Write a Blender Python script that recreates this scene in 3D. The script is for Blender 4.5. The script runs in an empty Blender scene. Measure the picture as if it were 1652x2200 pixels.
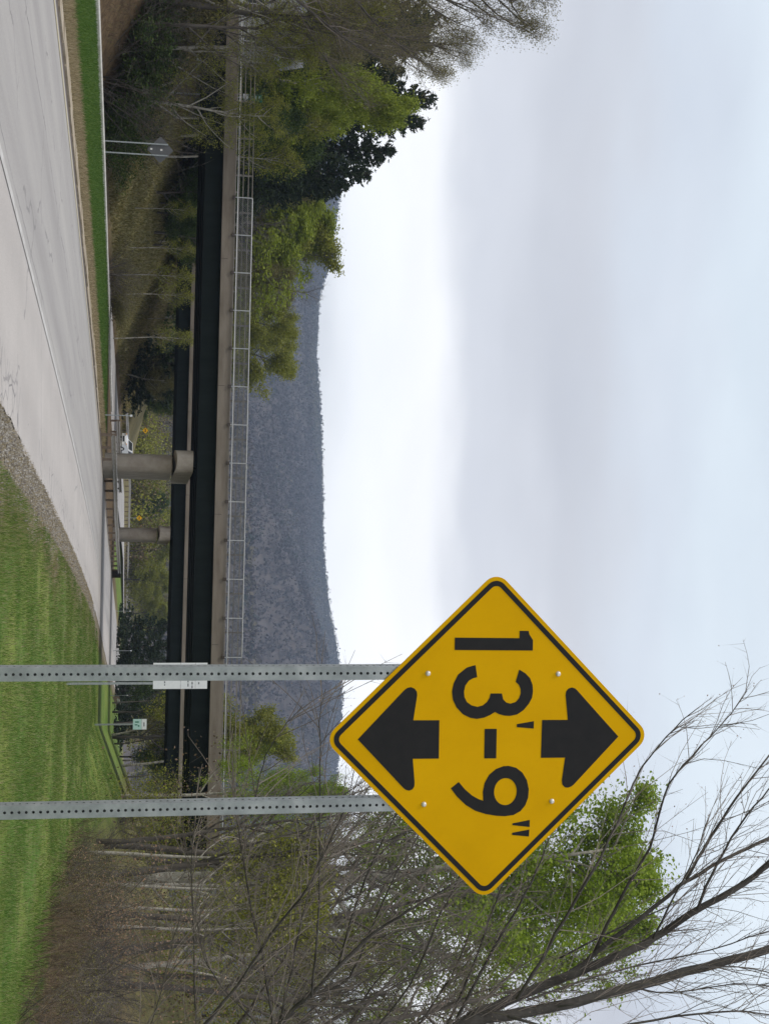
import bpy, math, numpy as np
from mathutils import Matrix, Vector
from mathutils.geometry import tessellate_polygon

# ------------------------------------------------------------------ camera, sky, sun, exposure
SC = bpy.context.scene
COL = SC.collection
FPX = 3000.0                                   # focal length in photo pixels (photo is 2200 wide once upright)
PITCH = math.atan((826 - 275) / FPX); ROLL = math.radians(1.0)
EYE = np.array([0.0, 0.0, 1.6])
c_f = np.array([0, math.cos(PITCH), math.sin(PITCH)])
_r = np.array([1.0, 0, 0]); _u = np.array([0, -math.sin(PITCH), math.cos(PITCH)])
c_r = math.cos(ROLL) * _r + math.sin(ROLL) * _u
c_u = -math.sin(ROLL) * _r + math.cos(ROLL) * _u

cam_d = bpy.data.cameras.new('camera')
cam = bpy.data.objects.new('camera', cam_d); COL.objects.link(cam)
cam_d.sensor_fit = 'VERTICAL'; cam_d.sensor_height = 36.0; cam_d.sensor_width = 36.0
cam_d.lens = 36.0 * FPX / 2200.0
cam_d.clip_start = 0.1; cam_d.clip_end = 8000
# the photograph is stored turned a quarter: picture right is up, picture down is right
m = Matrix.Identity(4)
for i in range(3):
    m[i][0] = c_u[i]; m[i][1] = -c_r[i]; m[i][2] = -c_f[i]; m[i][3] = EYE[i]
cam.matrix_world = m
SC.camera = cam

SUN_EL, SUN_AZ = 55.0, -118.0                   # azimuth measured from +Y (view direction) towards +X; sun stands to the left
sun_dir = Vector((math.cos(math.radians(SUN_EL)) * math.sin(math.radians(SUN_AZ)),
                  math.cos(math.radians(SUN_EL)) * math.cos(math.radians(SUN_AZ)), math.sin(math.radians(SUN_EL))))
W = bpy.data.worlds.new('World'); SC.world = W; W.use_nodes = True
nt = W.node_tree; nt.nodes.clear()
def N(t, tree=None, **kw):
    n = (tree or nt).nodes.new(t)
    for k, v in kw.items(): setattr(n, k, v)
    return n
def mathn(tree, op, a, b=None, c=None):
    n = tree.nodes.new('ShaderNodeMath'); n.operation = op
    for i, v in enumerate((a, b, c)):
        if v is None: continue
        if isinstance(v, (int, float)): n.inputs[i].default_value = v
        else: tree.links.new(v, n.inputs[i])
    return n.outputs[0]
def ramp(tree, fac, stops, interp='LINEAR'):
    n = tree.nodes.new('ShaderNodeValToRGB'); n.color_ramp.interpolation = interp
    e = n.color_ramp.elements
    while len(e) > 1: e.remove(e[-1])
    for i, (p, c) in enumerate(stops):
        q = e[0] if i == 0 else e.new(p)
        q.position = p; q.color = (c[0], c[1], c[2], 1)
    tree.links.new(fac, n.inputs[0])
    return n.outputs[0]
sky = N('ShaderNodeTexSky', sky_type='NISHITA'); sky.sun_disc = False
sky.sun_elevation = math.radians(SUN_EL); sky.sun_rotation = math.radians(SUN_AZ)
tc = N('ShaderNodeTexCoord'); sep = N('ShaderNodeSeparateXYZ'); nt.links.new(tc.outputs['Generated'], sep.inputs[0])
mp = N('ShaderNodeMapping'); mp.inputs['Scale'].default_value = (1.0, 1.0, 3.2); nt.links.new(tc.outputs['Generated'], mp.inputs[0])
def wnoise(scale, detail, loc=(0, 0, 0)):
    m2 = N('ShaderNodeMapping'); m2.inputs['Location'].default_value = loc; nt.links.new(mp.outputs[0], m2.inputs[0])
    n = N('ShaderNodeTexNoise'); n.inputs['Scale'].default_value = scale; n.inputs['Detail'].default_value = detail
    n.inputs['Roughness'].default_value = 0.5; nt.links.new(m2.outputs[0], n.inputs['Vector']); return n.outputs['Fac']
n1 = wnoise(2.2, 3.0, (0.3, 0.1, 0.0)); n2 = wnoise(6.0, 4.0, (3.1, 1.7, 0.4))
el = mathn(nt, 'ADD', sep.outputs[2], mathn(nt, 'MULTIPLY', mathn(nt, 'SUBTRACT', n1, 0.5), 0.16))
el = mathn(nt, 'ADD', el, mathn(nt, 'MULTIPLY', mathn(nt, 'SUBTRACT', n2, 0.5), 0.06))
cloud = ramp(nt, el, [(0.0, (.90, .93, .96)), (0.12, (1.08, 1.09, 1.11)), (0.16, (1.40, 1.40, 1.39)), (0.206, (1.28, 1.27, 1.27)),
                      (0.262, (.82, .83, .875)), (0.31, (.70, .71, .752)), (0.37, (.77, .825, .90)), (0.42, (.83, .915, .985)),
                      (0.62, (.70, .72, .80)), (1.0, (.66, .68, .74))], 'EASE')
n3 = wnoise(3.0, 5.0, (7.0, 2.0, 1.0))
shade = ramp(nt, n3, [(0.3, (.91, .915, .93)), (0.7, (1.09, 1.085, 1.075))])
mul = N('ShaderNodeMixRGB', blend_type='MULTIPLY'); mul.inputs[0].default_value = 1.0
nt.links.new(cloud, mul.inputs[1]); nt.links.new(shade, mul.inputs[2])
sc10 = N('ShaderNodeVectorMath', operation='SCALE'); sc10.inputs['Scale'].default_value = 8.15; nt.links.new(mul.outputs[0], sc10.inputs[0])
mixs = N('ShaderNodeMixRGB'); mixs.inputs[0].default_value = 0.93
nt.links.new(sky.outputs[0], mixs.inputs[1]); nt.links.new(sc10.outputs[0], mixs.inputs[2])
bg = N('ShaderNodeBackground'); bg.inputs['Strength'].default_value = 0.1
nt.links.new(mixs.outputs[0], bg.inputs['Color'])
out = N('ShaderNodeOutputWorld'); nt.links.new(bg.outputs[0], out.inputs['Surface'])

sl = bpy.data.lights.new('sun', 'SUN'); sl.energy = 1.5; sl.angle = math.radians(10); sl.color = (1.0, .95, .87)
so = bpy.data.objects.new('sun', sl); COL.objects.link(so)
so.rotation_euler = (-sun_dir).to_track_quat('-Z', 'Y').to_euler(); so.location = (-40, 0, 80)
SC.view_settings.view_transform = 'Standard'; SC.view_settings.look = 'None'
SC.view_settings.exposure = 0.36; SC.view_settings.gamma = 1.0; SC.view_settings.use_curve_mapping = False
SC.cycles.max_bounces = 4; SC.cycles.transparent_max_bounces = 8; SC.cycles.diffuse_bounces = 2; SC.cycles.volume_bounces = 0
SC.cycles.use_denoising = True

# ------------------------------------------------------------------ helpers
RNG = np.random.default_rng(11)
def ray(U, V): return c_f * FPX + c_r * (U - 1100) + c_u * (V - 826)
def P(U, V, Y):
    """point at forward distance Y seen at upright-photo column U, height V: used to survey the place from the photo"""
    d = ray(U, V); return EYE + d * (Y / d[1])
def Xat(U, Y): return P(U, 275, Y)[0]

class MB:
    def __init__(s): s.v = []; s.f = []; s.n = 0
    def add(s, verts, faces):
        verts = np.asarray(verts, float).reshape(-1, 3)
        for fa in (faces if isinstance(faces, list) and len(faces) and isinstance(faces[0], np.ndarray) else [np.asarray(faces)]):
            s.f.append(fa.astype(np.int64) + s.n)
        s.v.append(verts); s.n += len(verts)
    def box(s, x0, x1, y0, y1, z0, z1, M=None):
        v = np.array([(x, y, z) for x in (x0, x1) for y in (y0, y1) for z in (z0, z1)], float)
        if M is not None: v = v @ np.asarray(M)[:3, :3].T + np.asarray(M)[:3, 3]
        s.add(v, np.array([(0, 1, 3, 2), (4, 6, 7, 5), (0, 4, 5, 1), (2, 3, 7, 6), (0, 2, 6, 4), (1, 5, 7, 3)]))
    def tube(s, pts, rad, sides=6, cap=True):
        pts = np.asarray(pts, float); n = len(pts); rad = np.broadcast_to(np.asarray(rad, float), (n,))
        t = np.gradient(pts, axis=0); t /= np.linalg.norm(t, axis=1, keepdims=True) + 1e-12
        ref = np.array([0., 0, 1]) if abs(t[:, 2]).mean() < .8 else np.array([1., 0, 0])
        a = np.cross(t, ref); a /= np.linalg.norm(a, axis=1, keepdims=True) + 1e-12; b = np.cross(t, a)
        ang = np.linspace(0, 2 * np.pi, sides, endpoint=False)
        ring = pts[:, None] + rad[:, None, None] * (np.cos(ang)[None, :, None] * a[:, None] + np.sin(ang)[None, :, None] * b[:, None])
        i = np.arange(n - 1)[:, None] * sides + np.arange(sides)[None]
        j = np.arange(n - 1)[:, None] * sides + (np.arange(sides)[None] + 1) % sides
        q = np.stack([i, j, j + sides, i + sides], -1).reshape(-1, 4)
        fs = [q]
        if cap: fs += [np.arange(sides)[::-1][None], (np.arange(sides) + (n - 1) * sides)[None]]
        s.add(ring.reshape(-1, 3), fs)
    def poly(s, loop, depth0, depth1, holes=(), plane=None):
        """loop of (x,z) extruded along local -y from depth0 (back) to depth1 (front); front is at smaller y"""
        loops = [list(loop)] + [list(h) for h in holes]
        tri = np.array(tessellate_polygon([[Vector((p[0], p[1], 0)) for p in L] for L in loops]))
        flat = np.array([p for L in loops for p in L], float); k = len(flat)
        fr = np.column_stack([flat[:, 0], np.full(k, depth1), flat[:, 1]]); bk = np.column_stack([flat[:, 0], np.full(k, depth0), flat[:, 1]])
        A, B, Cc = (flat[tri[:, i]] for i in range(3))
        ar = (B[:, 0] - A[:, 0]) * (Cc[:, 1] - A[:, 1]) - (B[:, 1] - A[:, 1]) * (Cc[:, 0] - A[:, 0])
        tri[ar < 0] = tri[ar < 0][:, ::-1]
        q = []; o = 0
        for L in loops:
            for i in range(len(L)): j = (i + 1) % len(L); q.append((o + i, o + j, o + j + k, o + i + k))
            o += len(L)
        s.add(np.vstack([fr, bk]), [tri, tri[:, ::-1] + k, np.array(q)])
    def mesh(s, name, smooth=False):
        me = bpy.data.meshes.new(name)
        if s.n == 0: return me
        V = np.vstack(s.v); me.vertices.add(len(V)); me.vertices.foreach_set('co', V.astype(np.float32).ravel())
        idx = np.concatenate([f.ravel() for f in s.f]); tot = np.concatenate([np.full(len(f), f.shape[1]) for f in s.f])
        me.loops.add(len(idx)); me.loops.foreach_set('vertex_index', idx.astype(np.int32))
        me.polygons.add(len(tot)); me.polygons.foreach_set('loop_start', np.concatenate([[0], np.cumsum(tot)[:-1]]).astype(np.int32))
        me.polygons.foreach_set('use_smooth', np.full(len(tot), bool(smooth)))
        me.update(calc_edges=True); return me
    def build(s, name, mat, parent=None, smooth=False, **kw): return link(name, s.mesh(name, smooth), mat, parent, **kw)

def link(name, me, mat, parent=None, loc=None, rot=None, label=None, cat=None, group=None, kind=None):
    o = bpy.data.objects.new(name, me); COL.objects.link(o)
    if me is not None and mat is not None and len(me.materials) == 0: me.materials.append(mat)
    if parent is not None: o.parent = parent
    if loc is not None: o.location = loc
    if rot is not None: o.rotation_euler = rot
    tag(o, label, cat, group, kind); return o
def tag(o, label=None, cat=None, group=None, kind=None):
    for k, v in (('label', label), ('category', cat), ('group', group), ('kind', kind)):
        if v: o[k] = v
def thing(name, loc, label, cat, group=None, rot=(0, 0, 0)): return link(name, None, None, None, loc, rot, label, cat, group)
def copy_tree(o, parent=None):
    c = o.copy(); COL.objects.link(c)
    if parent is not None: c.parent = parent
    for ch in o.children: copy_tree(ch, c)
    return c

# ------------------------------------------------------------------ materials
def new_mat(name):
    ma = bpy.data.materials.new(name); ma.use_nodes = True
    return ma, ma.node_tree, ma.node_tree.nodes['Principled BSDF']
def surf(name, stops, scale=4.0, detail=5.0, rough=.8, bump=0.0, bscale=None, spec=.3, metal=0.0, stretch=(1, 1, 1), coord='Object', dist=0.02):
    """colour from noise through a ramp, with a noise bump"""
    ma, t, b = new_mat(name)
    c = t.nodes.new('ShaderNodeTexCoord'); mpn = t.nodes.new('ShaderNodeMapping'); mpn.inputs['Scale'].default_value = stretch
    t.links.new(c.outputs[coord], mpn.inputs[0])
    n = t.nodes.new('ShaderNodeTexNoise'); n.inputs['Scale'].default_value = scale; n.inputs['Detail'].default_value = detail
    n.inputs['Roughness'].default_value = .6; t.links.new(mpn.outputs[0], n.inputs['Vector'])
    t.links.new(ramp(t, n.outputs['Fac'], stops), b.inputs['Base Color'])
    b.inputs['Roughness'].default_value = rough; b.inputs['Metallic'].default_value = metal; b.inputs['Specular IOR Level'].default_value = spec
    if bump:
        n2 = t.nodes.new('ShaderNodeTexNoise'); n2.inputs['Scale'].default_value = bscale or scale * 4; n2.inputs['Detail'].default_value = 4
        t.links.new(mpn.outputs[0], n2.inputs['Vector'])
        bp = t.nodes.new('ShaderNodeBump'); bp.inputs['Strength'].default_value = bump; bp.inputs['Distance'].default_value = dist
        t.links.new(n2.outputs['Fac'], bp.inputs['Height']); t.links.new(bp.outputs[0], b.inputs['Normal'])
    return ma
def leafm(name, stops, trans=.35, rough=.6):
    """leaf faces: colour differs from leaf to leaf, light passes through"""
    ma, t, b = new_mat(name)
    g = t.nodes.new('ShaderNodeNewGeometry'); col = ramp(t, g.outputs['Random Per Island'], stops)
    t.links.new(col, b.inputs['Base Color']); b.inputs['Roughness'].default_value = rough; b.inputs['Specular IOR Level'].default_value = .2
    if trans:
        tr = t.nodes.new('ShaderNodeBsdfTranslucent'); t.links.new(col, tr.inputs['Color'])
        mx = t.nodes.new('ShaderNodeMixShader'); mx.inputs[0].default_value = trans
        t.links.new(b.outputs[0], mx.inputs[1]); t.links.new(tr.outputs[0], mx.inputs[2])
        t.links.new(mx.outputs[0], t.nodes['Material Output'].inputs['Surface'])
    return ma
def ev(a, b, n=2): return [(0.25 + .5 * i / (n - 1), tuple(np.array(a) + (np.array(b) - np.array(a)) * i / (n - 1))) for i in range(n)]
M = {}
M['yellow'] = surf('sign_yellow', [(.3, (.655, .35, .0012)), (.5, (.70, .378, .0015)), (.7, (.735, .40, .002))], 3.2, 9, .7, .02, 700, .06, dist=.0004)
M['black'] = surf('sign_black', ev((.016, .016, .018), (.022, .021, .022)), 20, 3, .65, 0, None, .15)
M['galv'] = surf('galvanised_steel', [(.3, (.24, .26, .27)), (.5, (.31, .335, .345)), (.7, (.40, .42, .43))], 14, 9, .5, .05, 300, .5, .55, dist=.0006)
M['alu'] = surf('bare_aluminium', ev((.60, .58, .56), (.72, .70, .68)), 30, 3, .4, 0, None, .5, .5)
M['signback'] = surf('sign_back_aluminium', ev((.095, .095, .10), (.125, .125, .13)), 6, 4, .6, 0, None, .3, .2)
M['white'] = surf('white_sheeting', ev((.66, .68, .70), (.74, .75, .76)), 8, 3, .5, 0)
M['palegreen'] = surf('pale_green_sheeting', ev((.38, .58, .55), (.48, .66, .63)), 8, 3, .5, 0)
M['streetgreen'] = surf('street_sign_green', ev((.02, .16, .10), (.03, .2, .13)), 8, 3, .5, 0)
M['greyink'] = surf('grey_lettering', ev((.12, .13, .14), (.18, .18, .19)), 8, 3, .6, 0)
M['steel'] = surf('bridge_green_steel', ev((.009, .014, .0125), (.016, .023, .021)), 1.5, 6, .75, .1, 30, .15, stretch=(1, 1, .2))
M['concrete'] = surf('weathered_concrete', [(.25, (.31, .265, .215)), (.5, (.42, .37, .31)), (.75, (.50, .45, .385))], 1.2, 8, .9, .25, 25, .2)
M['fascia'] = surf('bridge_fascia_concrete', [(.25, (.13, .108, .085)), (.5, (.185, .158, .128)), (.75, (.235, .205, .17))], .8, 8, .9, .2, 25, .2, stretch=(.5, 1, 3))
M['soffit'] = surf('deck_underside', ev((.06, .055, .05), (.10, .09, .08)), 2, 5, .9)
M['kerbwhite'] = surf('whitened_concrete', [(.3, (.46, .43, .38)), (.7, (.68, .66, .6))], 3, 6, .85, .1, 30)
M['rail'] = surf('painted_rail', ev((.40, .41, .42), (.52, .53, .54)), 5, 4, .5, 0, None, .5, .3)
M['railbrown'] = surf('weathered_rail', ev((.16, .145, .125), (.25, .23, .2)), 3, 5, .6, 0, None, .4, .2)
M['rust'] = surf('dark_rusted_bracket', ev((.05, .04, .035), (.09, .075, .065)), 9, 5, .8)
M['wire'] = surf('chain_link_wire', ev((.16, .165, .17), (.24, .245, .25)), 9, 3, .55, 0, None, .5, .4)
M['dirtyrail'] = surf('guardrail_beam', [(.3, (.36, .33, .29)), (.7, (.52, .5, .47))], 1.5, 6, .5, 0, None, .5, .4)
M['wood'] = surf('treated_post', ev((.12, .09, .07), (.2, .16, .12)), 6, 5, .9)
M['bark'] = surf('grey_brown_bark', [(.3, (.062, .054, .047)), (.7, (.14, .125, .11))], 3, 6, .95, .5, 14, .1, stretch=(1, 1, .25))
M['barkdark'] = surf('dark_limb_bark', [(.3, (.042, .038, .035)), (.7, (.098, .091, .084))], 6, 6, .95, .4, 30, .1)
M['barkpale'] = surf('pale_aspen_bark', [(.35, (.20, .185, .155)), (.5, (.33, .31, .265)), (.7, (.44, .42, .37))], 2.5, 6, .9, .2, 10, .1, stretch=(1, 1, 1.5))
M['twig'] = leafm('bare_twigs', [(.1, (.066, .058, .050)), (.9, (.155, .138, .120))], 0, .9)
M['twigpink'] = leafm('budding_twigs', [(.1, (.095, .082, .070)), (.9, (.24, .205, .178))], 0, .9)
M['leafbright'] = leafm('fresh_green_leaves', [(.0, (.15, .225, .015)), (.6, (.26, .365, .03)), (1, (.38, .475, .075))], .45)
M['leaflime'] = leafm('lime_green_leaves', [(.0, (.14, .185, .016)), (.6, (.24, .295, .03)), (1, (.35, .39, .065))], .42)
M['leafyellow'] = leafm('yellow_green_leaves', [(.0, (.14, .155, .018)), (.6, (.24, .255, .035)), (1, (.34, .335, .07))], .42)
M['leafolive'] = leafm('olive_buds', [(.0, (.095, .09, .03)), (.6, (.17, .155, .055)), (1, (.25, .22, .09))])
M['leafdeep'] = leafm('deep_green_leaves', [(.0, (.028, .05, .014)), (.6, (.055, .09, .02)), (1, (.10, .14, .03))], .25)
M['needle'] = leafm('dark_pine_needles', [(.0, (.012, .022, .012)), (.6, (.026, .042, .018)), (1, (.05, .07, .026))], .12)
M['leaftan'] = leafm('dead_beech_leaves', [(.0, (.20, .125, .075)), (1, (.38, .26, .17))], .3)
M['brush'] = leafm('brown_brush_stems', [(.0, (.055, .042, .028)), (.5, (.125, .088, .06)), (.85, (.20, .145, .095)), (1, (.14, .15, .05))], 0, .95)
M['blade'] = leafm('lawn_blades', [(.0, (.055, .115, .018)), (.6, (.105, .185, .03)), (.85, (.16, .225, .05)), (1, (.26, .26, .10))], .3)
M['bladev'] = leafm('verge_blades', [(.0, (.05, .11, .02)), (.7, (.09, .165, .03)), (1, (.16, .22, .06))], .35)
M['straw'] = leafm('dry_straw', [(.0, (.20, .16, .085)), (.6, (.33, .27, .16)), (1, (.45, .38, .25))], .2, .9)
M['carwhite'] = surf('white_car_paint', ev((.74, .75, .76), (.78, .79, .8)), 2, 2, .25, 0, None, .5)
M['glass'] = surf('dark_car_glass', ev((.03, .035, .04), (.05, .055, .06)), 2, 2, .08, 0, None, .6)
M['tyre'] = surf('tyre_rubber', ev((.02, .02, .02), (.03, .03, .03)), 9, 3, .85)
M['amber'] = surf('amber_lens', ev((.85, .32, .03), (.9, .38, .05)), 5, 2, .3)
M['siding'] = surf('white_clapboard', ev((.58, .59, .60), (.70, .71, .72)), 3, 4, .7)
M['roofgrey'] = surf('grey_shingles', ev((.14, .15, .17), (.22, .23, .25)), 8, 5, .85)

# ------------------------------------------------------------------ the lie of the land
def cy(y):
    y = np.asarray(y, float); q = np.minimum(y, 120.)
    return -7.75 + .0745 * q + .000464 * q * q + .16 * np.maximum(y - 120., 0)
def smooth(a, b, x): t = np.clip((np.asarray(x, float) - a) / (b - a), 0, 1); return t * t * (3 - 2 * t)
def z_near(y): return .0035 * np.maximum(np.asarray(y, float) - 110., 0) - .0035 * np.maximum(np.asarray(y, float) - 360., 0)
def z_opp(y): return np.clip(-.9 + .0115 * (np.asarray(y, float) - 50.), -.9, 1.0)
_nf = [(RNG.uniform(.05, .5), RNG.uniform(0, 6.28), RNG.uniform(0, 6.28)) for _ in range(14)]
def rough(x, y):
    z = 0
    for f, a, p in _nf: z = z + np.sin((x * math.cos(a) + y * math.sin(a)) * f * 2.2 + p) * .06 / (f * 2 + .35)
    return z / 5.0
_lat = np.random.default_rng(5).random((256, 256))
def fbm(x, y, octs=4):
    """lattice noise, about -0.5 to 0.5"""
    t_, amp, tot = 0, 1.0, 0
    for o_ in range(octs):
        xi, yi = np.floor(x).astype(int), np.floor(y).astype(int); fx, fy = x - xi, y - yi; fx, fy = fx * fx * (3 - 2 * fx), fy * fy * (3 - 2 * fy)
        g_ = lambda i, j: _lat[(xi + i) % 256, (yi + j) % 256]
        t_ = t_ + amp * ((g_(0, 0) * (1 - fx) + g_(1, 0) * fx) * (1 - fy) + (g_(0, 1) * (1 - fx) + g_(1, 1) * fx) * fy); tot += amp; amp *= .55; x = x * 2.1 + 17.3; y = y * 2.1 + 5.7
    return t_ / tot - .5
def zt(x, y):
    x = np.asarray(x, float); y = np.asarray(y, float); s = x - cy(y)
    zn, zo = z_near(y), z_opp(y); r = rough(x, y)
    # right: flat lawn, then the bank that carries the overpass
    slope = .12 + .25 * smooth(45, 78, y); toe = 14.5 - 3.5 * smooth(40, 75, y)
    right = zn + np.minimum(np.maximum(s - toe, 0) * slope, 6.6 + .02 * np.maximum(s, 0)) * (1 - .8 * smooth(165, 260, y)) + .25 * r * smooth(6, 14, s) - .012
    # left: median verge, opposite roadway, cut slope
    w = smooth(-15.0, -17.0, s)
    med = zn + .10 * smooth(-5.6, -8, s) + .10 * r * smooth(-6, -9, s)
    left = med * (1 - w) + zo * w
    cap = 6.6 + .045 * np.maximum(-s - 40, 0)
    left = left + np.minimum(np.maximum(-s - 26, 0) * .46, cap) * (1 - .85 * smooth(165, 260, y)) + .35 * r * smooth(-27, -33, s)
    return np.where(s > 0, right, left) - .03 * (np.abs(s) < 4.5)

ys = np.concatenate([np.arange(-12, 14, 2.0), np.arange(14, 70, .7), np.arange(70, 190, 1.3), np.geomspace(190, 700, 40)])
ss = np.unique(np.concatenate([-np.geomspace(45, 520, 22)[::-1], np.arange(-45, -24, 1.0), np.arange(-24, -14.5, .5), np.arange(-14.5, -4.6, .45), np.arange(-4.6, 5, 1.2), np.arange(5, 26, .45), np.geomspace(26, 520, 34)]))
SS, YY = np.meshgrid(ss, ys); XX = cy(YY) + SS; ZZ = zt(XX, YY)
nr, nc = SS.shape
idx = np.arange(nr * nc).reshape(nr, nc)
g = MB(); g.add(np.stack([XX, YY, ZZ], -1).reshape(-1, 3), np.stack([idx[:-1, :-1], idx[:-1, 1:], idx[1:, 1:], idx[1:, :-1]], -1).reshape(-1, 4))
me = g.mesh('ground', True)
# what grows where: lawn, dry grass, leaf litter
S, Y = SS.ravel(), YY.ravel(); rr = 2.6 * fbm(XX * .6 + 3, YY * .25 + 60).ravel()
toe = 14.5 - 3.5 * smooth(40, 75, Y)
lawnR = smooth(5.9, 6.9, S + .7 * rr) * (1 - smooth(13.5, 15.5, S + .8 * rr) * (1 - smooth(44, 56, Y))) * (1 - smooth(13, 18, S) * smooth(44, 56, Y))
dryR = smooth(4.6, 5.2, S) * (1 - smooth(5.3, 6.7, S + .7 * rr))
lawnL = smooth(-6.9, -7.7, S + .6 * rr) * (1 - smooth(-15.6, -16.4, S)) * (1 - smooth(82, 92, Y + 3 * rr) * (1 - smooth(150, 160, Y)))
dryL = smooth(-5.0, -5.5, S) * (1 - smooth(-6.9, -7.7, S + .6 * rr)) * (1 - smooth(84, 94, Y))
bankL = smooth(-26, -27.5, S)
at = me.attributes.new('zone', 'FLOAT_COLOR', 'POINT')
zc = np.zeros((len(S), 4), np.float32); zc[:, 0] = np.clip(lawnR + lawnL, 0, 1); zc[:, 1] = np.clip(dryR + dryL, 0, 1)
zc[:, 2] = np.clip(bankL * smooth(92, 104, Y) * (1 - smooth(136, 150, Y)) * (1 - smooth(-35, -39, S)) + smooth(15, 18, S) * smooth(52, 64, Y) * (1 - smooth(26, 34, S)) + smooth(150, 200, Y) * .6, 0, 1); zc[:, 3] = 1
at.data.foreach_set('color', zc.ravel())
ma, t, b = new_mat('ground_cover')
an = t.nodes.new('ShaderNodeAttribute'); an.attribute_name = 'zone'; sp = t.nodes.new('ShaderNodeSeparateColor'); t.links.new(an.outputs['Color'], sp.inputs[0])
geo = t.nodes.new('ShaderNodeNewGeometry')
def gnoise(scale, detail=5, rough_=.65, stretch=(1, 1, 1)):
    mpn = t.nodes.new('ShaderNodeMapping'); mpn.inputs['Scale'].default_value = stretch; t.links.new(geo.outputs['Position'], mpn.inputs[0])
    n = t.nodes.new('ShaderNodeTexNoise'); n.inputs['Scale'].default_value = scale; n.inputs['Detail'].default_value = detail; n.inputs['Roughness'].default_value = rough_
    t.links.new(mpn.outputs[0], n.inputs['Vector']); return n.outputs['Fac']
def mixc(f, a, b_):
    n = t.nodes.new('ShaderNodeMixRGB'); t.links.new(f, n.inputs[0]); t.links.new(a, n.inputs[1]); t.links.new(b_, n.inputs[2]); return n.outputs[0]
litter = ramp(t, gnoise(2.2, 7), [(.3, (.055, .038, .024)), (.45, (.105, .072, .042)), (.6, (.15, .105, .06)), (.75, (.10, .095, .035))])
oliv = ramp(t, gnoise(.9, 7), [(.3, (.11, .10, .04)), (.5, (.19, .175, .07)), (.7, (.26, .225, .11))])
lawn = ramp(t, gnoise(.8, 9, .72), [(.3, (.05, .11, .016)), (.45, (.085, .16, .024)), (.56, (.13, .19, .042)), (.7, (.21, .21, .085))])
fine = ramp(t, gnoise(30, 4), [(.3, (.62, .62, .62)), (.7, (1.3, 1.3, 1.3))])
dry = ramp(t, gnoise(4, 7, .72), [(.3, (.11, .095, .05)), (.45, (.19, .16, .105)), (.6, (.27, .235, .175)), (.72, (.34, .30, .235))])
dryn = mathn(t, 'ADD', sp.outputs[1], mathn(t, 'MULTIPLY', mathn(t, 'SUBTRACT', gnoise(1.3, 8, .72), .5), 2.6))
dryf = ramp(t, dryn, [(.42, (0, 0, 0)), (.6, (1, 1, 1))])
lawn2 = ramp(t, gnoise(2.5, 7, .7), [(.3, (.12, .175, .03)), (.55, (.20, .245, .055)), (.72, (.27, .26, .11))])
lawn = mixc(ramp(t, gnoise(.28, 6, .6), [(.46, (0, 0, 0)), (.6, (1, 1, 1))]), lawn, lawn2)
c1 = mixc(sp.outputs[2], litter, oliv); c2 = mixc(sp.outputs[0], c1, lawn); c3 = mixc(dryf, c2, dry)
mu = t.nodes.new('ShaderNodeMixRGB'); mu.blend_type = 'MULTIPLY'; mu.inputs[0].default_value = .8; t.links.new(c3, mu.inputs[1]); t.links.new(fine, mu.inputs[2])
t.links.new(mu.outputs[0], b.inputs['Base Color']); b.inputs['Roughness'].default_value = .95; b.inputs['Specular IOR Level'].default_value = .1
bp = t.nodes.new('ShaderNodeBump'); bp.inputs['Strength'].default_value = .6; bp.inputs['Distance'].default_value = .06
t.links.new(gnoise(14, 5), bp.inputs['Height']); t.links.new(bp.outputs[0], b.inputs['Normal'])
link('ground', me, ma, kind='structure')

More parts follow.
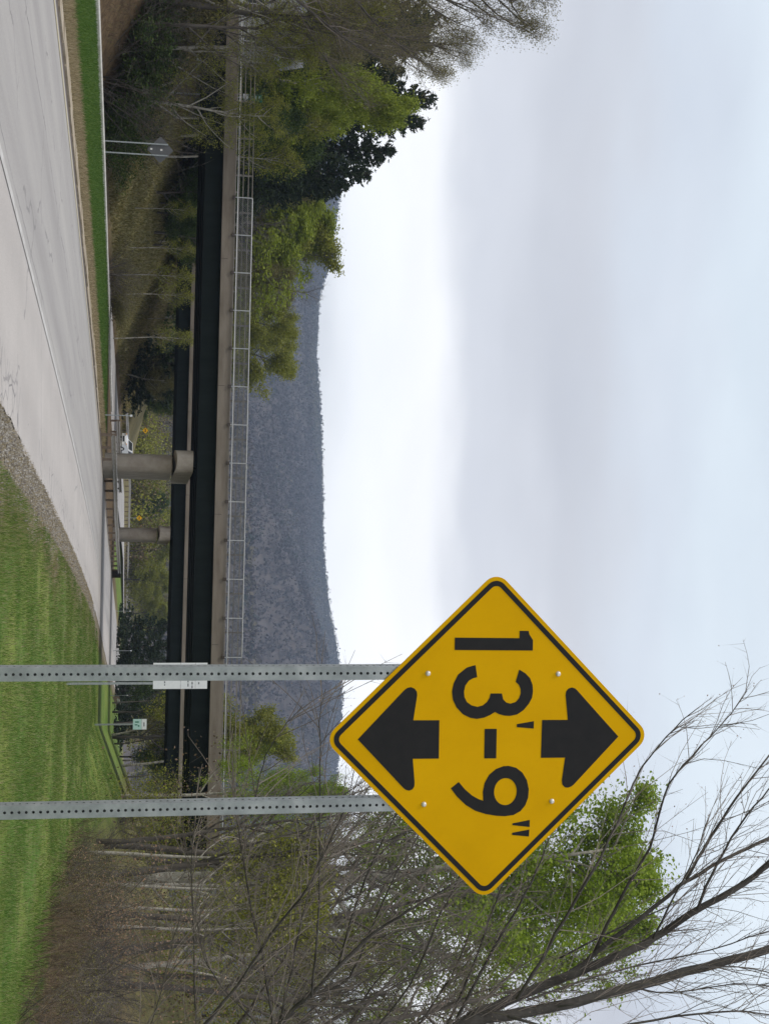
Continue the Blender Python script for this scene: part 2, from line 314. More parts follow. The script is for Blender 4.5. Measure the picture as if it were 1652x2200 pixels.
# ------------------------------------------------------------------ roadways
def road_material(name):
    ma, t, b = new_mat(name)
    def attr(n): a = t.nodes.new('ShaderNodeAttribute'); a.attribute_name = n; return a.outputs['Fac']
    s, d = attr('across'), attr('along')
    cb = t.nodes.new('ShaderNodeCombineXYZ'); t.links.new(s, cb.inputs[0]); t.links.new(mathn(t, 'MULTIPLY', d, .045), cb.inputs[1])
    def nz(sc_, det, vec, w=0):
        n = t.nodes.new('ShaderNodeTexNoise'); n.inputs['Scale'].default_value = sc_; n.inputs['Detail'].default_value = det; n.inputs['Roughness'].default_value = .6; t.links.new(vec, n.inputs['Vector']); return n.outputs['Fac']
    streak = nz(1.1, 5, cb.outputs[0])
    g_ = t.nodes.new('ShaderNodeNewGeometry')
    grain = nz(45, 4, g_.outputs['Position']); patch = nz(.35, 5, g_.outputs['Position'])
    base = ramp(t, streak, [(.28, (.315, .298, .285)), (.5, (.375, .357, .338)), (.72, (.43, .41, .382))])
    # the paved shoulder is a little paler and pinker than the lanes
    sh = ramp(t, mathn(t, 'MULTIPLY', mathn(t, 'ADD', s, 10), .05), [(.598, (0, 0, 0)), (.612, (1, 1, 1))])
    mx = t.nodes.new('ShaderNodeMixRGB'); t.links.new(sh, mx.inputs[0]); t.links.new(base, mx.inputs[1])
    shc = ramp(t, patch, [(.3, (.43, .40, .372)), (.7, (.495, .462, .43))]); t.links.new(shc, mx.inputs[2])
    trk = mathn(t, 'ADD', .985, mathn(t, 'MULTIPLY', mathn(t, 'SINE', mathn(t, 'MULTIPLY', mathn(t, 'ADD', s, .35), 3.7)), .045))
    gr0 = t.nodes.new('ShaderNodeMixRGB'); gr0.blend_type = 'MULTIPLY'; gr0.inputs[0].default_value = 1; t.links.new(mx.outputs[0], gr0.inputs[1]); t.links.new(ramp(t, trk, [(.90, (.90, .90, .905)), (1.0, (1, 1, 1))]), gr0.inputs[2])
    gr = t.nodes.new('ShaderNodeMixRGB'); gr.blend_type = 'MULTIPLY'; gr.inputs[0].default_value = 1
    t.links.new(gr0.outputs[0], gr.inputs[1]); t.links.new(ramp(t, grain, [(.3, (.84, .84, .84)), (.7, (1.10, 1.10, 1.10))]), gr.inputs[2])
    # wandering cracks along the lanes and crazing near the right edge
    warp = mathn(t, 'MULTIPLY', mathn(t, 'SUBTRACT', nz(1.0, 7, cb.outputs[0]), .5), 1.6)
    cb2 = t.nodes.new('ShaderNodeCombineXYZ'); t.links.new(mathn(t, 'MULTIPLY', d, .33), cb2.inputs[0])
    wob = mathn(t, 'MULTIPLY', mathn(t, 'SUBTRACT', nz(1.0, 6, cb2.outputs[0]), .5), .9)
    gap = ramp(t, nz(.5, 4, cb2.outputs[0]), [(.42, (0, 0, 0)), (.5, (1, 1, 1))])
    def crack(s0, w_, rag):
        dlt = mathn(t, 'ABSOLUTE', mathn(t, 'ADD', mathn(t, 'SUBTRACT', s, s0), mathn(t, 'MULTIPLY', wob, rag)))
        return mathn(t, 'LESS_THAN', dlt, w_)
    c = mathn(t, 'MULTIPLY', crack(-1.35, .022, .8), gap)
    c = mathn(t, 'MAXIMUM', c, mathn(t, 'MULTIPLY', crack(-3.1, .012, 1.3), mathn(t, 'SUBTRACT', 1.0, gap)))
    vb = t.nodes.new('ShaderNodeTexVoronoi'); vb.feature = 'DISTANCE_TO_EDGE'; vb.inputs['Scale'].default_value = .22; wv = t.nodes.new('ShaderNodeVectorMath'); wv.operation = 'ADD'; nw = t.nodes.new('ShaderNodeTexNoise'); nw.inputs['Scale'].default_value = .9; nw.inputs['Detail'].default_value = 6; t.links.new(g_.outputs['Position'], nw.inputs['Vector']); t.links.new(g_.outputs['Position'], wv.inputs[0]); t.links.new(nw.outputs['Color'], wv.inputs[1]); t.links.new(wv.outputs[0], vb.inputs['Vector'])
    c = mathn(t, 'MAXIMUM', c, mathn(t, 'MULTIPLY', mathn(t, 'LESS_THAN', vb.outputs['Distance'], .006), mathn(t, 'MULTIPLY', mathn(t, 'GREATER_THAN', patch, .5), .7)))
    c = mathn(t, 'MAXIMUM', c, mathn(t, 'MULTIPLY', crack(1.72, .014, .3), gap))
    vo = t.nodes.new('ShaderNodeTexVoronoi'); vo.feature = 'DISTANCE_TO_EDGE'; vo.inputs['Scale'].default_value = 1.6; t.links.new(g_.outputs['Position'], vo.inputs['Vector'])
    edge = mathn(t, 'MULTIPLY', mathn(t, 'LESS_THAN', vo.outputs['Distance'], .022), mathn(t, 'GREATER_THAN', mathn(t, 'ADD', s, mathn(t, 'MULTIPLY', warp, .9)), 4.25))
    c = mathn(t, 'MAXIMUM', c, mathn(t, 'MULTIPLY', edge, mathn(t, 'GREATER_THAN', patch, .46)))
    mc = t.nodes.new('ShaderNodeMixRGB'); t.links.new(mathn(t, 'MULTIPLY', c, .62), mc.inputs[0]); t.links.new(gr.outputs[0], mc.inputs[1]); mc.inputs[2].default_value = (.12, .115, .12, 1)
    t.links.new(mc.outputs[0], b.inputs['Base Color']); b.inputs['Roughness'].default_value = .85; b.inputs['Specular IOR Level'].default_value = .25
    bp = t.nodes.new('ShaderNodeBump'); bp.inputs['Strength'].default_value = .25; bp.inputs['Distance'].default_value = .01
    t.links.new(grain, bp.inputs['Height']); t.links.new(bp.outputs[0], b.inputs['Normal'])
    return ma
yr = np.concatenate([np.arange(-10, 60, .35), np.arange(60, 200, 2.0), np.arange(200, 560, 8.0)])
def strip(name, s0, s1, zf, mat, lift, n=12, parent=None, y0=-10, y1=560, ragged=0.0, **kw):
    yy = yr[(yr >= y0) & (yr <= y1)]; sv = np.linspace(s0, s1, n)
    A, B = np.meshgrid(sv, yy)
    if ragged:
        jag = RNG.uniform(-ragged, ragged, len(yy)) + np.interp(yy, np.arange(-20, 600, 4.0), RNG.uniform(-ragged, ragged, 155)); A[:, -1] += jag
    v = np.stack([cy(B) + A, B, zf(B) + lift], -1).reshape(-1, 3)
    i = np.arange(len(yy) * n).reshape(len(yy), n)
    mb = MB(); mb.add(v, np.stack([i[:-1, :-1], i[:-1, 1:], i[1:, 1:], i[1:, :-1]], -1).reshape(-1, 4))
    me = mb.mesh(name, True)
    for nm, val in (('across', A.ravel()), ('along', B.ravel())):
        a_ = me.attributes.new(nm, 'FLOAT', 'POINT'); a_.data.foreach_set('value', val.astype(np.float32))
    return link(name, me, mat, parent, kind=None if parent else 'structure', **kw)
RM = road_material('worn_pale_asphalt')
road = strip('road', -5.0, 5.0, z_near, RM, .006, 16, ragged=.06)
wl = surf('worn_white_paint', [(.32, (.40, .385, .36)), (.6, (.53, .515, .49))], 2, 9, .85)
yl = surf('worn_yellow_paint', [(.35, (.42, .37, .25)), (.6, (.52, .45, .27))], 3, 7, .8)
strip('edge_line', 1.95, 2.09, z_near, wl, .016, 2, road); strip('yellow_line', -4.72, -4.58, z_near, yl, .016, 2, road)
opp = strip('opposite_road', -25.0, -15.4, z_opp, RM, .05, 12)
strip('edge_line', -24.3, -24.15, z_opp, wl, .054, 2, opp)

# broken concrete edging slabs along the left of the road, each its own piece
edging = thing('road_edging', (0, 0, 0), None, None); edging['kind'] = 'structure'
tan = surf('tan_edging_concrete', [(.3, (.24, .195, .135)), (.5, (.36, .30, .215)), (.7, (.44, .39, .31))], 2.0, 6, .9, .3, 20)
dirt = surf('dark_joint_soil', ev((.075, .06, .05), (.14, .115, .095)), 6, 5, .95)
strip('joint_soil', -6.25, -4.95, z_near, dirt, .008, 3, edging, y0=10, y1=150)
y_ = 12.0
while y_ < 78:
    L = RNG.uniform(1.0, 2.6) * (1 if y_ < 60 else 1.6); w0 = -5.22 + RNG.uniform(-.05, .04); w1 = -5.80 + RNG.uniform(-.14, .07)
    q = [(w0, y_ + RNG.uniform(.03, .12)), (w0 + RNG.uniform(-.04, .04), y_ + L * .5), (w0, y_ + L - RNG.uniform(.02, .1)),
         (w1 + RNG.uniform(-.05, .05), y_ + L - RNG.uniform(.02, .2)), (w1 + RNG.uniform(-.08, .08), y_ + L * .5), (w1, y_ + RNG.uniform(.02, .2))]
    zz = float(z_near(y_)) + .05 + RNG.uniform(-.012, .012); v = [(float(cy(b_)) + a_, b_, zz) for a_, b_ in q]; v += [(a_, b_, zz - .08) for a_, b_, _ in v]
    sl_ = MB(); sl_.add(v, [np.array([(5, 4, 3, 2, 1, 0)]), np.array([(i, (i + 1) % 6, (i + 1) % 6 + 6, i + 6) for i in range(6)])])
    sl_.build('edging_slab', tan, edging); y_ += L
# whitened kerb behind the median verge
kerb = thing('median_kerb', (0, 0, 0), None, None); kerb['kind'] = 'structure'
y_ = 36.0
while y_ < 117:
    L = 3.0; yy = np.array([y_ + .01, y_ + L - .01]); mb = MB(); v = []
    for k in yy:
        for s_, z_ in ((-15.15, -.25), (-15.15, .27), (-15.21, .31), (-15.40, .31), (-15.45, -.7)):
            v.append((float(cy(k)) + s_, k, float(z_near(k)) + z_ - .06 * smooth(60, 110, k)))
    mb.add(v, [np.array([(i, i + 1, i + 6, i + 5) for i in range(4)]), np.array([(4, 3, 2, 1, 0), (5, 6, 7, 8, 9)])])
    mb.build('kerb_stone', M['kerbwhite'], kerb); y_ += L

# ------------------------------------------------------------------ far wooded hill
hx = [-900, -620, -480, -400, -300, -180, 0, 90, 170, 260, 340, 450, 620, 1000]
def skyline(x):       # ridge height at 2500 m
    uu = np.array([-300, 300, 560, 640, 760, 900, 1100, 1200, 1300, 1400, 1500, 1650, 1900, 2400, 3200]); vv = np.array([760, 745, 706, 682, 676, 686, 690, 693, 703, 722, 733, 722, 690, 640, 600])
    X = np.array([P(a, b_, 2500)[0] for a, b_ in zip(uu, vv)]); Z = np.array([P(a, b_, 2500)[2] for a, b_ in zip(uu, vv)])
    return np.interp(x, X, Z)
_hf = [(RNG.uniform(.002, .012), RNG.uniform(0, 6.28), RNG.uniform(0, 6.28)) for _ in range(12)]
def zhill(x, y):
    u_ = np.clip((y - 620) / (2500 - 620), 0, 1.0); r = 0
    for f, a, p in _hf: r = r + np.sin((x * math.cos(a) + y * math.sin(a)) * f * 2 + p) * .05 / f
    xx = x * 2500 / np.maximum(y, 600)
    base = skyline(xx) * (u_ ** 1.25 * .9 + .1 * np.sin(u_ * np.pi / 2))
    back = np.clip((y - 2500) / 400, 0, 1)
    return base + r * .8 * u_ * (1 - u_) * 4 - 90 * back ** 2 + 1.5 - 6
hy = np.linspace(560, 2900, 60); hxx = np.linspace(-1.0, 1.0, 90)
HY, HX = np.meshgrid(hy, hxx, indexing='ij'); HX = HX * (HY * .62 + 60)
hz = zhill(HX, HY); i = np.arange(hz.size).reshape(hz.shape)
mb = MB(); mb.add(np.stack([HX, HY, hz], -1).reshape(-1, 3), np.stack([i[:-1, :-1], i[:-1, 1:], i[1:, 1:], i[1:, :-1]], -1).reshape(-1, 4))
mb.build('hill', surf('hill_forest_floor', [(.3, (.06, .05, .05)), (.7, (.12, .10, .09))], .03, 6, .95), smooth=True, kind='structure')
n = 70000
hyr = 700 + (2540 - 700) * RNG.random(n) ** .8; hxr = (RNG.random(n) - .5) * 2 * (hyr * .40 + 30)
# a crest row so the skyline is made of trees
hyr[:3500] = 2440 + 90 * RNG.random(3500)
hzr = zhill(hxr, hyr); crest = np.arange(n) < 3500; H = RNG.uniform(6, 12, n); Rr = RNG.uniform(2.8, 5.2, n); H = np.where(crest, RNG.uniform(5, 13, n), H)
def crowns(x, y, z, H, R, k):
    """far crowns: k tilted faces round each crown centre"""
    m_ = len(x); c = np.repeat(np.stack([x, y, z + H * .6], -1), k, 0) + RNG.normal(0, 1, (m_ * k, 3)) * np.stack([np.repeat(R * .4, k), np.repeat(R * .4, k), np.repeat(H * .2, k)], -1)
    d = RNG.normal(0, 1, c.shape); d /= np.linalg.norm(d, axis=1, keepdims=True); e = np.cross(d, RNG.normal(0, 1, c.shape)); e /= np.linalg.norm(e, axis=1, keepdims=True)
    q = np.repeat(R, k)[:, None] * RNG.uniform(.25, .6, (m_ * k, 1)); v = np.stack([c - d * q, c + e * q * .7, c + d * q, c - e * q * .7], 1)
    return v.reshape(-1, 3), np.arange(m_ * k * 4).reshape(-1, 4)
_pf = [(RNG.uniform(.006, .03), RNG.uniform(0, 6.28), RNG.uniform(0, 6.28)) for _ in range(9)]
k_ = np.clip(RNG.random(n) + .10 * sum(np.sin((hxr * math.cos(a) + hyr * .5 * math.sin(a)) * f + p) for f, a, p in _pf), 0, .999); lowf = np.clip((hyr - 700) / 1500, 0, 1)
for nm, sel, st in (('hillside_bare_wood', (k_ < .84) & ~((lowf < .45) & (k_ < .25)), [(.0, (.062, .053, .056)), (.5, (.085, .071, .073)), (1, (.118, .097, .095))]),
                    ('hillside_evergreens', (k_ >= .84) & (k_ < .93), [(.0, (.032, .04, .035)), (1, (.055, .062, .045))]),
                    ('hillside_budding_wood', (k_ >= .93) | ((lowf < .45) & (k_ < .25)), [(.0, (.09, .08, .055)), (1, (.135, .115, .078))])):
    v, f = crowns(hxr[sel], hyr[sel], hzr[sel], H[sel], Rr[sel], 6 if 'bare' in nm else 6)
    mb = MB(); mb.add(v, f); mb.build(nm, leafm(nm, st, 0, .95), kind='stuff', label={'hillside_bare_wood': 'bare brown wood covering the far hill', 'hillside_evergreens': 'dark evergreens scattered over the far hill', 'hillside_budding_wood': 'pale budding trees scattered over the far hill'}[nm])

# ------------------------------------------------------------------ overpasses
def overpass(loc, label, screen, x0=-33.0, x1=24.5):
    B = thing('overpass_bridge', loc, label, 'bridge', 'the two parallel overpasses', (0, .0115, math.radians(-4)))
    W_ = 10.0
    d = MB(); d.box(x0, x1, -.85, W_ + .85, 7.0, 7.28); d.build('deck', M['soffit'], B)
    for y in (-.97, W_ + .75):                       # fascia beam in two bands, the upper one set back
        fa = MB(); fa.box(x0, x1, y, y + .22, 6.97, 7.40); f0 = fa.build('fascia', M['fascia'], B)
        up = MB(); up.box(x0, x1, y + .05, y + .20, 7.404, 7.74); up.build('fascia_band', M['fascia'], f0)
        x = x0 + 4
        while x < x1:                                # open joints
            j = MB(); j.box(x, x + .03, y - .003, y + .1, 6.98, 7.395); j.build('joint', M['rust'], f0); x += 8.1
    for k, y in enumerate(np.linspace(0.05, W_ - .05, 5)):
        g_ = MB(); g_.box(x0, x1, y - .01, y + .01, 5.90, 6.95); g_.box(x0, x1, y - .21, y + .21, 5.86, 5.898); g_.box(x0, x1, y - .2, y + .2, 6.952, 6.998)
        go = g_.build('girder', M['steel'], B)
    for x in np.arange(x0 + 3, x1, 6.1):             # cross frames
        c_ = MB(); c_.box(x, x + .12, .1, W_ - .1, 6.1, 6.2); c_.box(x, x + .12, .1, W_ - .1, 6.7, 6.8); c_.build('cross_frame', M['steel'], B)
    # railing: posts on the fascia, three rails
    for side, y in (('near', -.86), ('far', W_ + .82)):
        rl = MB(); rl.tube([(x0, y, 7.93), (x1, y, 7.93)], .03, 6); R0 = rl.build('railing', M['rail'] if side == 'near' else M['railbrown'], B)
        for z in (8.27, 8.60, 8.86):
            a_ = MB(); a_.box(x0, x1, y + .04, y + .10, z - .03, z + .03); a_.build('rail', M['railbrown'], R0)
        x = x0 + .2
        while x < x1:
            p_ = MB(); p_.box(x - .05, x + .05, y + .10, y + .20, 7.74, 8.9); p_.build('rail_post', M['railbrown'], R0)
            x += 2.42
    if screen:                                       # framed wire screen over the road
        ys_ = -1.03; xs = np.arange(-16.75, 13.2, 2.42); top, bot = 8.86, 7.93
        for a, b_ in zip(xs[:-1], xs[1:]):
            fr = MB()
            for z in (bot, top): fr.tube([(a + .02, ys_, z), (b_ - .02, ys_, z)], .032, 6)
            F = fr.build('screen_frame', M['rail'], B)
            wm = MB(); r_ = .0085; nx = 20
            h_ = top - bot
            for i in range(-8, nx + 1):              # diamond mesh, wires both ways
                for sg in (1, -1):
                    p0 = a + (b_ - a) * i / nx; p1 = p0 + h_ * .95
                    q0, q1 = max(p0, a + .02), min(p1, b_ - .02)
                    if q1 - q0 < .02: continue
                    t0, t1 = (q0 - p0) / (p1 - p0), (q1 - p0) / (p1 - p0)
                    za, zb = bot + h_ * t0, bot + h_ * t1
                    if sg < 0: za, zb = top - h_ * t0, top - h_ * t1
                    wm.tube([(q0, ys_ + .004 * sg, za), (q1, ys_ + .004 * sg, zb)], r_, 3, False)
            wm.build('wire_mesh', M['wire'], F)
        for a in xs:
            po = MB(); po.tube([(a, ys_, 7.70), (a, ys_, 8.86)], .034, 6); po.build('screen_post', M['rail'], B)
            br = MB(); br.box(a - .10, a + .10, ys_ - .04, ys_ + .12, 7.62, 7.80); br.build('screen_bracket', M['rust'], B)
    # hammerhead pier, axis across the bridge, rounded ends
    PR = link('pier', None, None, B)
    def capsule(y0, y1, r_, z0, z1, n=10, z0tip=None):
        a = np.linspace(np.pi, 2 * np.pi, n); pl = [(r_ * math.cos(q), y0 + r_ + r_ * math.sin(q)) for q in a] + [(-r_ * math.cos(q), y1 - r_ - r_ * math.sin(q)) for q in a]
        k = len(pl); ym = (y0 + y1) / 2; hl = (y1 - y0) / 2; v = []
        for z in (z0, z1):
            for px, py in pl:
                zz = z
                if z0tip is not None and z == z0: zz = z0 + (z0tip - z0) * np.clip((abs(py - ym) / hl - .5) / .5, 0, 1)
                v.append((px, py, zz))
        mb = MB(); mb.add(v, [np.arange(k)[::-1][None], (np.arange(k) + k)[None], np.array([(i, (i + 1) % k, (i + 1) % k + k, i + k) for i in range(k)])]); return mb
    capsule(2.2, 8.4, .60, -1.0, 4.35).build('column', M['concrete'], PR)
    capsule(.15, 9.85, .70, 4.05, 5.62, 10, 4.62).build('pier_cap', M['concrete'], PR)
    for y in np.linspace(1.0, W_ - 1.0, 5):
        b_ = MB(); b_.box(-.3, .3, y - .25, y + .25, 5.62, 5.86); b_.build('bearing', M['steel'], PR)
    for x, sg in ((x0 - .6, 1), (x1 + .6, -1)):
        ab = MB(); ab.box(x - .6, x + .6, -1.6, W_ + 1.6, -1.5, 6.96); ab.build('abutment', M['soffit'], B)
    return B
near_bridge = overpass((-3.1, 88.7, 0), 'nearer steel girder overpass with framed wire screens along its railing', True)
far_bridge = overpass((2.35, 137.0, .1), 'farther overpass seen beneath the nearer one', False, -32, 31)

# ------------------------------------------------------------------ guardrails
def guardrail(yv, sfun, zf, label, name='guardrail', post=3.8, mat=None, hgt=.78):
    yv = np.asarray(yv, float); x = cy(yv) + sfun(yv); z = zf(yv)
    o = thing(name, (x[0], yv[0], z[0]), label, 'guardrail'); org = np.array([x[0], yv[0], z[0]])
    prof = [(.0, .0), (.03, .03), (.03, .07), (-.05, .12), (-.05, .19), (.03, .24), (.03, .28), (.0, .31)]
    tx = np.gradient(x, yv); nx_ = 1 / np.sqrt(1 + tx ** 2); ny = -tx * nx_
    v = np.array([[(x[i] + a * nx_[i], yv[i] + a * ny[i], z[i] + hgt - .31 + b_) for a, b_ in prof] for i in range(len(yv))]) - org
    k = len(prof); i = np.arange(len(yv) * k).reshape(len(yv), k)
    mb = MB(); mb.add(v.reshape(-1, 3), np.stack([i[:-1, :-1], i[:-1, 1:], i[1:, 1:], i[1:, :-1]], -1).reshape(-1, 4))
    mb.build('rail_beam', mat or M['dirtyrail'], o)
    L = np.concatenate([[0], np.cumsum(np.hypot(np.diff(x), np.diff(yv)))])
    pm = MB(); pm.box(-.08, .08, .06, .22, -.3, hgt); pme = pm.mesh('post')
    for d in np.arange(.5, L[-1], post):
        yy = np.interp(d, L, yv); xx = np.interp(d, L, x); link('post', pme, M['wood'], o, (xx - org[0] - .16, yy - org[1], np.interp(d, L, z) - org[2]))
    return o, org, (x, yv, z)
gr, org, (gx, gy, gz) = guardrail(np.arange(80, 148, 2.0), lambda y: -5.2 + 0 * y, lambda y: z_near(y) + .12, 'median guardrail in front of the bridge piers')
t_ = MB(); t_.box(gx[-1] - org[0] - .35, gx[-1] - org[0] + .4, gy[-1] - org[1] - .1, gy[-1] - org[1] + .5, -.1, .9); t_.build('end_terminal', M['rust'], gr)
guardrail(np.arange(112, 146, 2.0), lambda y: -13.2 + 0 * y, lambda y: z_near(y) + .1, 'guardrail behind the piers on the far side of the median')
guardrail(np.concatenate([np.arange(166, 240, 5.0), np.arange(240, 480, 12.0)]), lambda y: -26.3 + 0 * y, lambda y: z_opp(y) + .25, 'distant guardrail along the outer edge of the opposite road', post=5)
guardrail(np.arange(170, 470, 10.0), lambda y: 7.0 + 0 * y, lambda y: z_near(y), 'far guardrail along the right edge of the curving road', post=6)

# ------------------------------------------------------------------ the clearance sign
SX = lambda U, V: P(U, V, 5.4)
ctr = P(1584, 1053, 5.21)
sign = thing('clearance_sign', (ctr[0], ctr[1], 0), "yellow diamond low clearance sign reading 13'-9\" on two perforated posts", 'road sign', rot=(0, 0, math.radians(5)))
zc_ = ctr[2]
Wd = 1.246
_A = np.array([[676 / Wd, -5 / Wd], [-15.4 / Wd, 681 / Wd]]); _Ai = np.linalg.inv(_A)
def loc2(U, V): q = _Ai @ np.array([U - 1584, V - 1053]); return (q[0], q[1] + zc_)
def a7(p): return [loc2(1200 + y / 1.9435, 600 + x / 1.9435) for x, y in p]      # tracings of the legend
def a8(p): return [loc2(1380 + y / 4.347, 880 + x / 4.347) for x, y in p]
def rsq(side, r, n=8):          # rounded square turned to a diamond
    h = side / 2 - r; pts = []
    for k, (sx, sy) in enumerate(((1, 1), (-1, 1), (-1, -1), (1, -1))):
        for q in np.linspace(k * np.pi / 2, (k + 1) * np.pi / 2, n): pts.append((sx * h + r * math.cos(q), sy * h + r * math.sin(q)))
    c = math.sqrt(.5); return [((a - b_) * c, (a + b_) * c + zc_) for a, b_ in pts]
TILT = 0.0
pn = MB(); pn.poly(rsq(.9144, .057), .0015, -.0015); panel = pn.build('panel', M['yellow'], sign)
bd = MB(); bd.poly(rsq(.9144 - .030, .043), -.0016, -.0028, [rsq(.9144 - .030 - .038, .026)]); bd.build('border', M['black'], panel)
def glyph(name, loops):
    g_ = MB(); g_.poly(loops[0], -.0016, -.0028, loops[1:]); return g_.build(name, M['black'], panel)
glyph('digit', [a7([(725, 338), (995, 338), (995, 308), (1033, 308), (1036, 322), (1052, 345), (1052, 388), (725, 388)])])
glyph('digit', [a8([(600, 222), (520, 245), (440, 310), (400, 390), (385, 465), (395, 540), (430, 610), (490, 672), (560, 705), (620, 715), (690, 703), (745, 680), (790, 652), (830, 672), (880, 685), (930, 688), (1000, 675), (1060, 635), (1110, 575), (1138, 520), (1146, 460), (1140, 400), (1115, 340), (1070, 295), (1012, 262),
                    (980, 375), (1010, 400), (1028, 440), (1030, 480), (1015, 525), (985, 560), (935, 576), (895, 565), (865, 535), (852, 482), (745, 482), (738, 520), (715, 560), (675, 592), (625, 605), (570, 592), (525, 560), (502, 515), (497, 465), (508, 410), (540, 365), (580, 342), (618, 332)])])
glyph('prime_mark', [a8([(1000, 765), (1160, 738), (1160, 806), (1000, 792)])])
glyph('hyphen', [a8([(697, 808), (810, 808), (810, 1080), (697, 1080)])])
glyph('digit', [a8([(695, 1475), (690, 1390), (705, 1310), (745, 1235), (810, 1180), (880, 1155), (930, 1152), (1000, 1170), (1060, 1215), (1105, 1285), (1125, 1370), (1120, 1450), (1095, 1520), (1050, 1575), (985, 1610), (900, 1620), (820, 1615), (720, 1597), (620, 1565), (530, 1510), (450, 1435), (388, 1355), (462, 1297), (520, 1365), (590, 1425), (650, 1458)]),
                a8([(903 + 108 * math.cos(q), 1391 + 127 * math.sin(q)) for q in np.linspace(0, 2 * np.pi, 28, endpoint=False)])])
glyph('prime_mark', [a8([(975, 1690), (1140, 1660), (1140, 1725), (975, 1705)])]); glyph('prime_mark', [a8([(975, 1778), (1138, 1750), (1135, 1815), (975, 1797)])])
glyph('arrow', [a7([(332, 752), (520, 552), (532, 543), (547, 540), (562, 546), (571, 558), (573, 572), (558, 675), (666, 675), (666, 832), (558, 832), (567, 930), (566, 946), (558, 958), (544, 963), (530, 959), (520, 951)])])
glyph('arrow', [a7([(1428, 745), (1245, 552), (1236, 544), (1222, 540), (1207, 545), (1198, 556), (1196, 572), (1208, 675), (1098, 675), (1096, 832), (1200, 832), (1188, 928), (1190, 944), (1201, 956), (1216, 958), (1230, 953), (1240, 945)])])
for U, V in ((1449, 917), (1449, 1198), (1725, 912), (1722, 1190)):
    x, z = loc2(U, V); r_ = MB()
    a = np.linspace(0, 2 * np.pi, 12, endpoint=False); ring = [(0.0105, 0), (.0095, .004), (.006, .0065), (.002, .0075)]
    v = [(x + q * math.cos(k), -.0016 - h_, z + q * math.sin(k)) for q, h_ in ring for k in a]
    f_ = [np.array([(j * 12 + i, j * 12 + (i + 1) % 12, (j + 1) * 12 + (i + 1) % 12, (j + 1) * 12 + i) for j in range(3) for i in range(12)]), (np.arange(12) + 36)[None]]
    r_.add(v, f_); r_.build('rivet', M['alu'], sign, True)
# square tube posts with a hole every inch on all four faces
def post_mesh(z0, z1):
    p_ = .0254; w_ = .0505; hr = .0057; n_ = int((z1 - z0) / p_); mb = MB()
    a = np.linspace(0, 2 * np.pi, 8, endpoint=False) + np.pi / 8
    sq = np.array([(1, .5), (.5, 1), (-.5, 1), (-1, .5), (-1, -.5), (-.5, -1), (.5, -1), (1, -.5)])
    h = w_ / 2
    for k in range(4):
        R = np.array([[math.cos(k * np.pi / 2), -math.sin(k * np.pi / 2)], [math.sin(k * np.pi / 2), math.cos(k * np.pi / 2)]])
        for i in range(n_):
            zc = z0 + (i + .5) * p_
            outer = np.array([(h, .42), (.5 * h, 1), (-.5 * h, 1), (-h, .42), (-h, -.42), (-.5 * h, -1), (.5 * h, -1), (h, -.42)]) * np.array([1, p_ / 2])
            outer = np.array([(h, p_ / 2), (0, p_ / 2), (-h, p_ / 2), (-h, 0), (-h, -p_ / 2), (0, -p_ / 2), (h, -p_ / 2), (h, 0)])
            inn = np.stack([hr * np.cos(np.pi / 4 + np.arange(8) * np.pi / 4), hr * np.sin(np.pi / 4 + np.arange(8) * np.pi / 4)], -1)
            pl = np.vstack([outer, inn]); xy = np.column_stack([pl[:, 0], np.full(16, -h)]) @ R.T
            v3 = np.column_stack([xy, pl[:, 1] + zc])
            inn2 = np.column_stack([np.column_stack([inn[:, 0], np.full(8, -h + .0026)]) @ R.T, inn[:, 1] + zc])   # wall thickness seen in the hole
            j = np.arange(8); j2 = (j + 1) % 8
            mb.add(np.vstack([v3, inn2]), [np.stack([j2, j, j + 8, j2 + 8], -1), np.stack([j2 + 8, j + 8, j + 16, j2 + 16], -1)])
    mb.box(-h, h, -h, h, z0 - .5, z0 - .001)
    return mb.mesh('post')
pme = post_mesh(.10, zc_ + .29)
for U in (1448, 1724.5):
    x, z = loc2(U, 1053); link('post', pme, M['galv'], sign, (x, .0295, 0))

# ------------------------------------------------------------------ smaller signs and markers
def zg(x, y): return float(zt(x, y))
def flat(mb, x0, x1, z0, z1, y0=-.004, y1=0): mb.box(x0, x1, y0, y1, z0, z1)
# white regulatory sign behind the left post: three stacked panels
w = P(1452, 388, 40.0); base = zg(w[0], 40)
s2 = thing('regulation_sign', (w[0], 40, base), 'tall white sign of three stacked panels, partly hidden by the near post', 'road sign')
zo = w[2] - base
for a, b_ in ((-.76, .005), (.012, .42), (.427, .76)):
    q = MB(); flat(q, -.37, .37, zo + a, zo + b_); pn = q.build('panel', M['white'], s2)
    for rw in np.arange(zo + a + .08, zo + b_ - .06, .115):
        x = -.30
        while x < .30:
            l_ = RNG.uniform(.03, .10); tq = MB(); flat(tq, x, x + l_, rw, rw + .03, -.0075, -.0045)
            if RNG.random() < .4: tq.build('lettering', M['greyink'], pn)
            x += l_ + .03
for x in (-.06, .21): q = MB(); q.box(x - .03, x + .03, .004, .06, -.4, zo + .7); q.build('post', M['galv'], s2)
